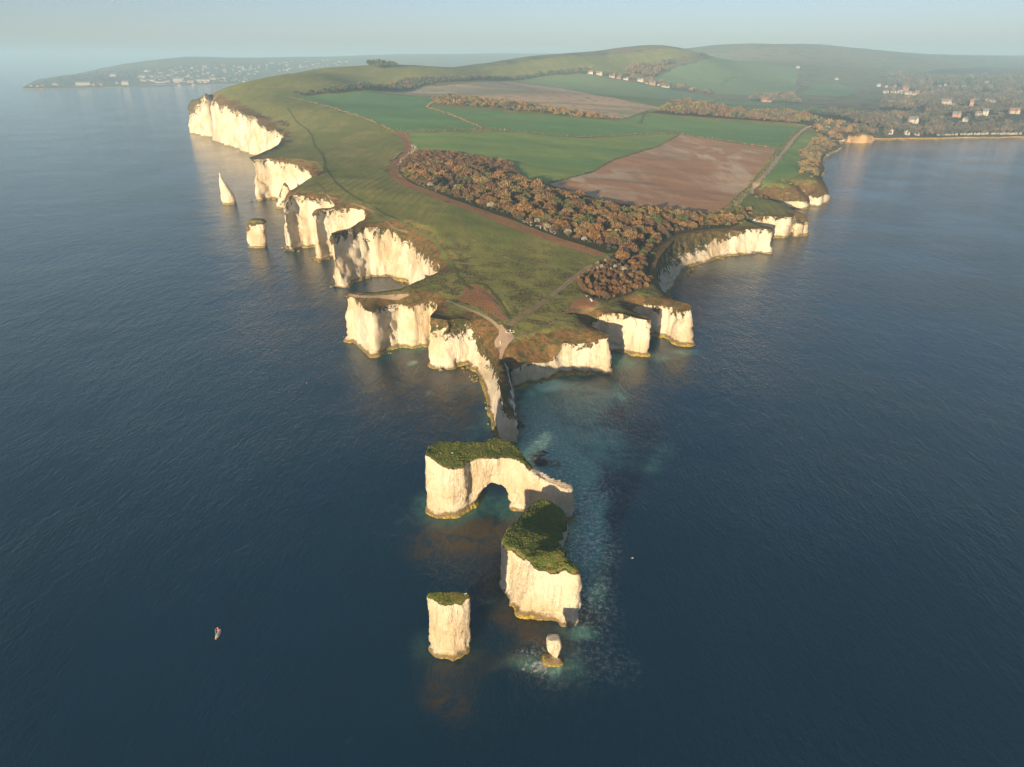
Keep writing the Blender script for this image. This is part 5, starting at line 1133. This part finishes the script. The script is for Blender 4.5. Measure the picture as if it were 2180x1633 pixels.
pz = .165; ps = dict(pelvis=(0, .62, .86+pz), waist=(0, .55, .99+pz), chest=(.01, .46, 1.20+pz), neck=(.01, .41, 1.37+pz), head=(.02, .38, 1.47+pz), crown=(.02, .39, 1.56+pz), face=(-.1, -1, -.1), shoulder_l=(-.17, .42, 1.31+pz), shoulder_r=(.20, .46, 1.31+pz),
    elbow_l=(-.34, .30, 1.20+pz), elbow_r=(.30, .22, 1.12+pz), wrist_l=(-.40, .12, 1.36+pz), wrist_r=(.02+-.25, .02, .95+pz), hip_l=(-.10, .62, .82+pz), hip_r=(.10, .62, .82+pz), knee_l=(-.14, .44, .46+pz), knee_r=(.15, .46, .46+pz), ankle_l=(-.15, .60, .06+pz), ankle_r=(.16, .62, .06+pz))
bd = skinned('person', *body(ps), [('skin', lambda c: c.z > 1.40 + pz or c.z < .52 + pz or abs(c.x) > .30 or (c.y < .2)), ('red cloth', lambda c: c.z > .95 + pz), ('pink cloth', lambda c: True)])
pr = link('person', bd, None, (bx, by, 0), HEAD); tag(pr, 'person in red top, pink shorts and white cap standing on the board with paddle', 'person'); cap_mesh((.02, .38, 1.53+pz), .095, 'white cloth', 'cap', True, pr)
pd = bpy.data.objects.new('paddle', None); COL.objects.link(pd); pd.location = (bx, by, 0); pd.rotation_euler = (0, 0, HEAD); tag(pd, 'long dark paddle held to the left of the paddle boarder', 'paddle')
V = []; Fs = []; limb(V, Fs, (-.415, .09, 1.62), (-.29, -.10, 1.12), .016, .016, 8); limb(V, Fs, (-.29, -.10, 1.12), (-.02 - .42, -.42, .02), .016, .014, 8); V = []; Fs = []; limb(V, Fs, (-.42, .16, 1.62), (-.46, -.34, -.12), .018, .015, 8)
link('shaft', mesh_from('shaft', V, np.array(Fs, np.int32), M['white board']), pd)
V = []; Fs = []
for i in range(9):
    t = i / 8; w = .09 * math.sin(math.pi * (.12 + .86 * t)) + .012; V += [(-.46 - w, -.34 - .08 * t, -.08 - .36 * t), (-.46 + w, -.34 - .08 * t, -.08 - .36 * t), (-.46, -.325 - .08 * t, -.08 - .36 * t)]
for i in range(8): a = i * 3; Fs += [[a, a+2, a+5, a+3], [a+2, a+1, a+4, a+5], [a+1, a, a+3, a+4]]
link('blade', mesh_from('blade', V, Fs, M['carbon']), pd)
# walkers on the brink, figures by the thicket
SB = body(standing())
wk = skinned('person', *SB, [('skin', lambda c: c.z > 1.48 or (c.z < 1.0 and abs(c.x) > .21)), ('dark cloth', lambda c: True)])
rb = skinned('person', *SB, [('skin', lambda c: c.z > 1.48 or (c.z < 1.0 and abs(c.x) > .21)), ('orange cloth', lambda c: c.z > .92), ('navy cloth', lambda c: True)])
for px, py, me, lab, rz, hm in [(766,632,wk,'person in dark clothes with reddish hair standing alone at the left cliff brink',2.6,'red cloth'),(841,632.5,wk,'person in dark clothes walking along the same brink, farther right',-1.2,'hair'),(1249,635,rb,'person in an orange jacket standing by the brown thicket',.4,'hair')]:
    p = dp(px, py)
    if p is None: continue
    o = link('person', me, None, (p.x, p.y, p.z - .02), rz); tag(o, lab, 'person'); cap_mesh((0, .01, 1.645), .09, hm, 'hair', False, o)
p = dp(1257, 637)
if p:
    t = bpy.data.objects.new('tent', None); COL.objects.link(t); t.location = (p.x, p.y, p.z - .05); tag(t, 'small dark dome tent pitched against the brown thicket', 'tent'); V = []; Fs = []
    for i in range(7):
        a = math.pi / 2 * i / 6
        for j in range(16): b_ = 2 * math.pi * j / 16; V.append((math.cos(b_) * 1.7 * math.cos(a), math.sin(b_) * 1.35 * math.cos(a), 1.25 * math.sin(a)))
    for i in range(6):
        for j in range(16): Fs.append([i*16+j, i*16+(j+1)%16, (i+1)*16+(j+1)%16, (i+1)*16+j])
    link('canopy', mesh_from('canopy', V, Fs, M['navy cloth']), t); boxes('door_flap', [(-.35, .35, -1.36, -1.22, .05, .8)], 'gull grey', t)
    p = dp(1260, 641); V_, F2 = boulder(.38, 5, .8); tag(link('rucksack', mesh_from('rucksack', V_, F2, M['white cloth']), None, (p.x, p.y, p.z + .2)), 'white bag on the grass in front of the dark tent', 'bag')
# stone ring with a marker, and the marker at the neck
p = dp(1086, 706)
if p:
    st = bpy.data.objects.new('stone_ring', None); COL.objects.link(st); st.location = (p.x, p.y, p.z); tag(st, 'low ring of pale stones beside the bare earth at the path junction', 'stone ring'); V_, F2 = boulder(.34, 9, .6); sm = mesh_from('stone', V_, F2, M['stone'])
    for i in range(16): a = 2 * math.pi * i / 16; link('stone', sm, st, (math.cos(a) * 1.7, math.sin(a) * 1.5, .05), a)
    mk = bpy.data.objects.new('marker_post', None); COL.objects.link(mk); mk.location = (p.x, p.y, p.z); tag(mk, 'short white marker post in the middle of the stone ring', 'marker post'); boxes('post', [(-.13, .13, -.13, .13, -.1, .8)], 'white cloth', mk); boxes('post_cap', [(-.18, .18, -.18, .18, .8, .88)], 'white cloth', mk)
p = dp(1065, 733)
if p:
    mk = bpy.data.objects.new('marker_post', None); COL.objects.link(mk); mk.location = (p.x, p.y, p.z); tag(mk, 'taller white marker post on the bare neck before the thin fin', 'marker post'); boxes('post', [(-.10, .10, -.10, .10, -.1, 1.2)], 'white cloth', mk); boxes('post_cap', [(-.14, .14, -.14, .14, 1.2, 1.28)], 'white cloth', mk)
# gulls
def gull_proto():
    V = [(0, .16, .20), (0, .02, .22), (0, -.12, .27), (0, -.19, .36), (0, -.22, .39), (0, -.27, .385), (0, .30, .19), (-.03, 0, .14), (-.03, -.02, .01), (.03, 0, .14), (.03, -.02, .01)]
    E_ = [(1, 0), (1, 2), (2, 3), (3, 4), (4, 5), (0, 6), (1, 7), (7, 8), (1, 9), (9, 10)]; R_ = [.055, .085, .06, .035, .04, .010, .012, .012, .008, .012, .008]; V[0], V[1] = V[1], V[0]; E_ = [tuple({0: 1, 1: 0}.get(q, q) for q in e) for e in E_]; R_[0], R_[1] = R_[1], R_[0]
    me = skinned('gull', V, E_, R_, [('beak', lambda c: c.z < .10 or c.y < -.245), ('gull white', lambda c: True)]); r = link('gull', me)
    Wv = []; Wf = []
    for s_ in (-1, 1):
        a = len(Wv); Wv += [(s_ * .085, -.08, .27), (s_ * .10, .02, .20), (s_ * .05, .34, .20), (s_ * .03, .30, .25), (s_ * .05, .0, .315)]; Wf += [[a, a+1, a+2, a+3, a+4]]
    link('wing', mesh_from('wing', Wv, Wf, M['gull grey']), r); return r
gp = gull_proto(); first = True
SBV = []
for root, V_, F2 in STK: SBV.append(BVHTree.FromPolygons([tuple(v) for v in V_.tolist()], [tuple(int(q) for q in f) for f in F2]))
def sp_hit(px, py):
    dy = (CY - py) / FPX; d = Vector(((px - CX) / FPX, cP + dy * sP, -(sP - dy * cP))).normalized(); best = None
    for b_ in SBV:
        h = b_.ray_cast(Vector((0, 0, CAMH)), d)
        if h[0] is not None and (best is None or h[3] < best[1]): best = (h[0], h[3])
    return best[0] if best else None
for px, py, sea_, lab in [(938,966,0,'white gull at the left of the pair on the arched block'),(963,966,0,'white gull at the right of the pair on the arched block'),(991,1266,0,'white gull perched on the right rim of the nearest stack'),(1346,1189,1,'white gull floating alone on the dark sea right of the stacks'),(653,816,1,'white gull floating left of the headland tip')]:
    q = sp_hit(px, py) if not sea_ else Vector((*map(float, up(px, py)), -.10))
    if q is None: continue
    o = gp if first else copy_tree(gp); first = False; o.name = 'gull'; o.location = q; o.rotation_euler = (0, 0, random.uniform(-2, 2)); o.scale = (1.15,) * 3; tag(o, lab, 'gull', 'white gulls')
# boats on the far bay
for px, py, lab in [(411,181,'white motor boat moored off the town sea front'),(381,182.5,'smaller white boat moored left of the motor boat off the town')]:
    x, y = map(float, up(px, py)); bt = bpy.data.objects.new('motor_boat', None); COL.objects.link(bt); bt.location = (x, y, 0); bt.scale = (1.5,) * 3; tag(bt, lab, 'boat')
    V = []; Fs = []
    for i in range(9):
        t = i / 8; w = 1.7 * (1 - t ** 3) ** .6 + .02
        V += [(t * 11 - 5, -w, 1.3 + t * .5), (t * 11 - 5, -w * .6, -.3), (t * 11 - 5, w * .6, -.3), (t * 11 - 5, w, 1.3 + t * .5)]
    for i in range(8): a = i * 4; Fs += [[a, a+1, a+5, a+4], [a+1, a+2, a+6, a+5], [a+2, a+3, a+7, a+6], [a+3, a, a+4, a+7]]
    Fs.append([0, 1, 2, 3]); link('hull', mesh_from('hull', V, Fs, M['white_wall']), bt); boxes('cabin', [(-2.5, 2.0, -1.1, 1.1, 1.3, 3.0)], 'white_wall', bt); boxes('windscreen', [(2.0, 2.1, -.9, .9, 1.9, 2.8)], 'glass', bt)
print('all %.1fs' % (time.time() - T0))
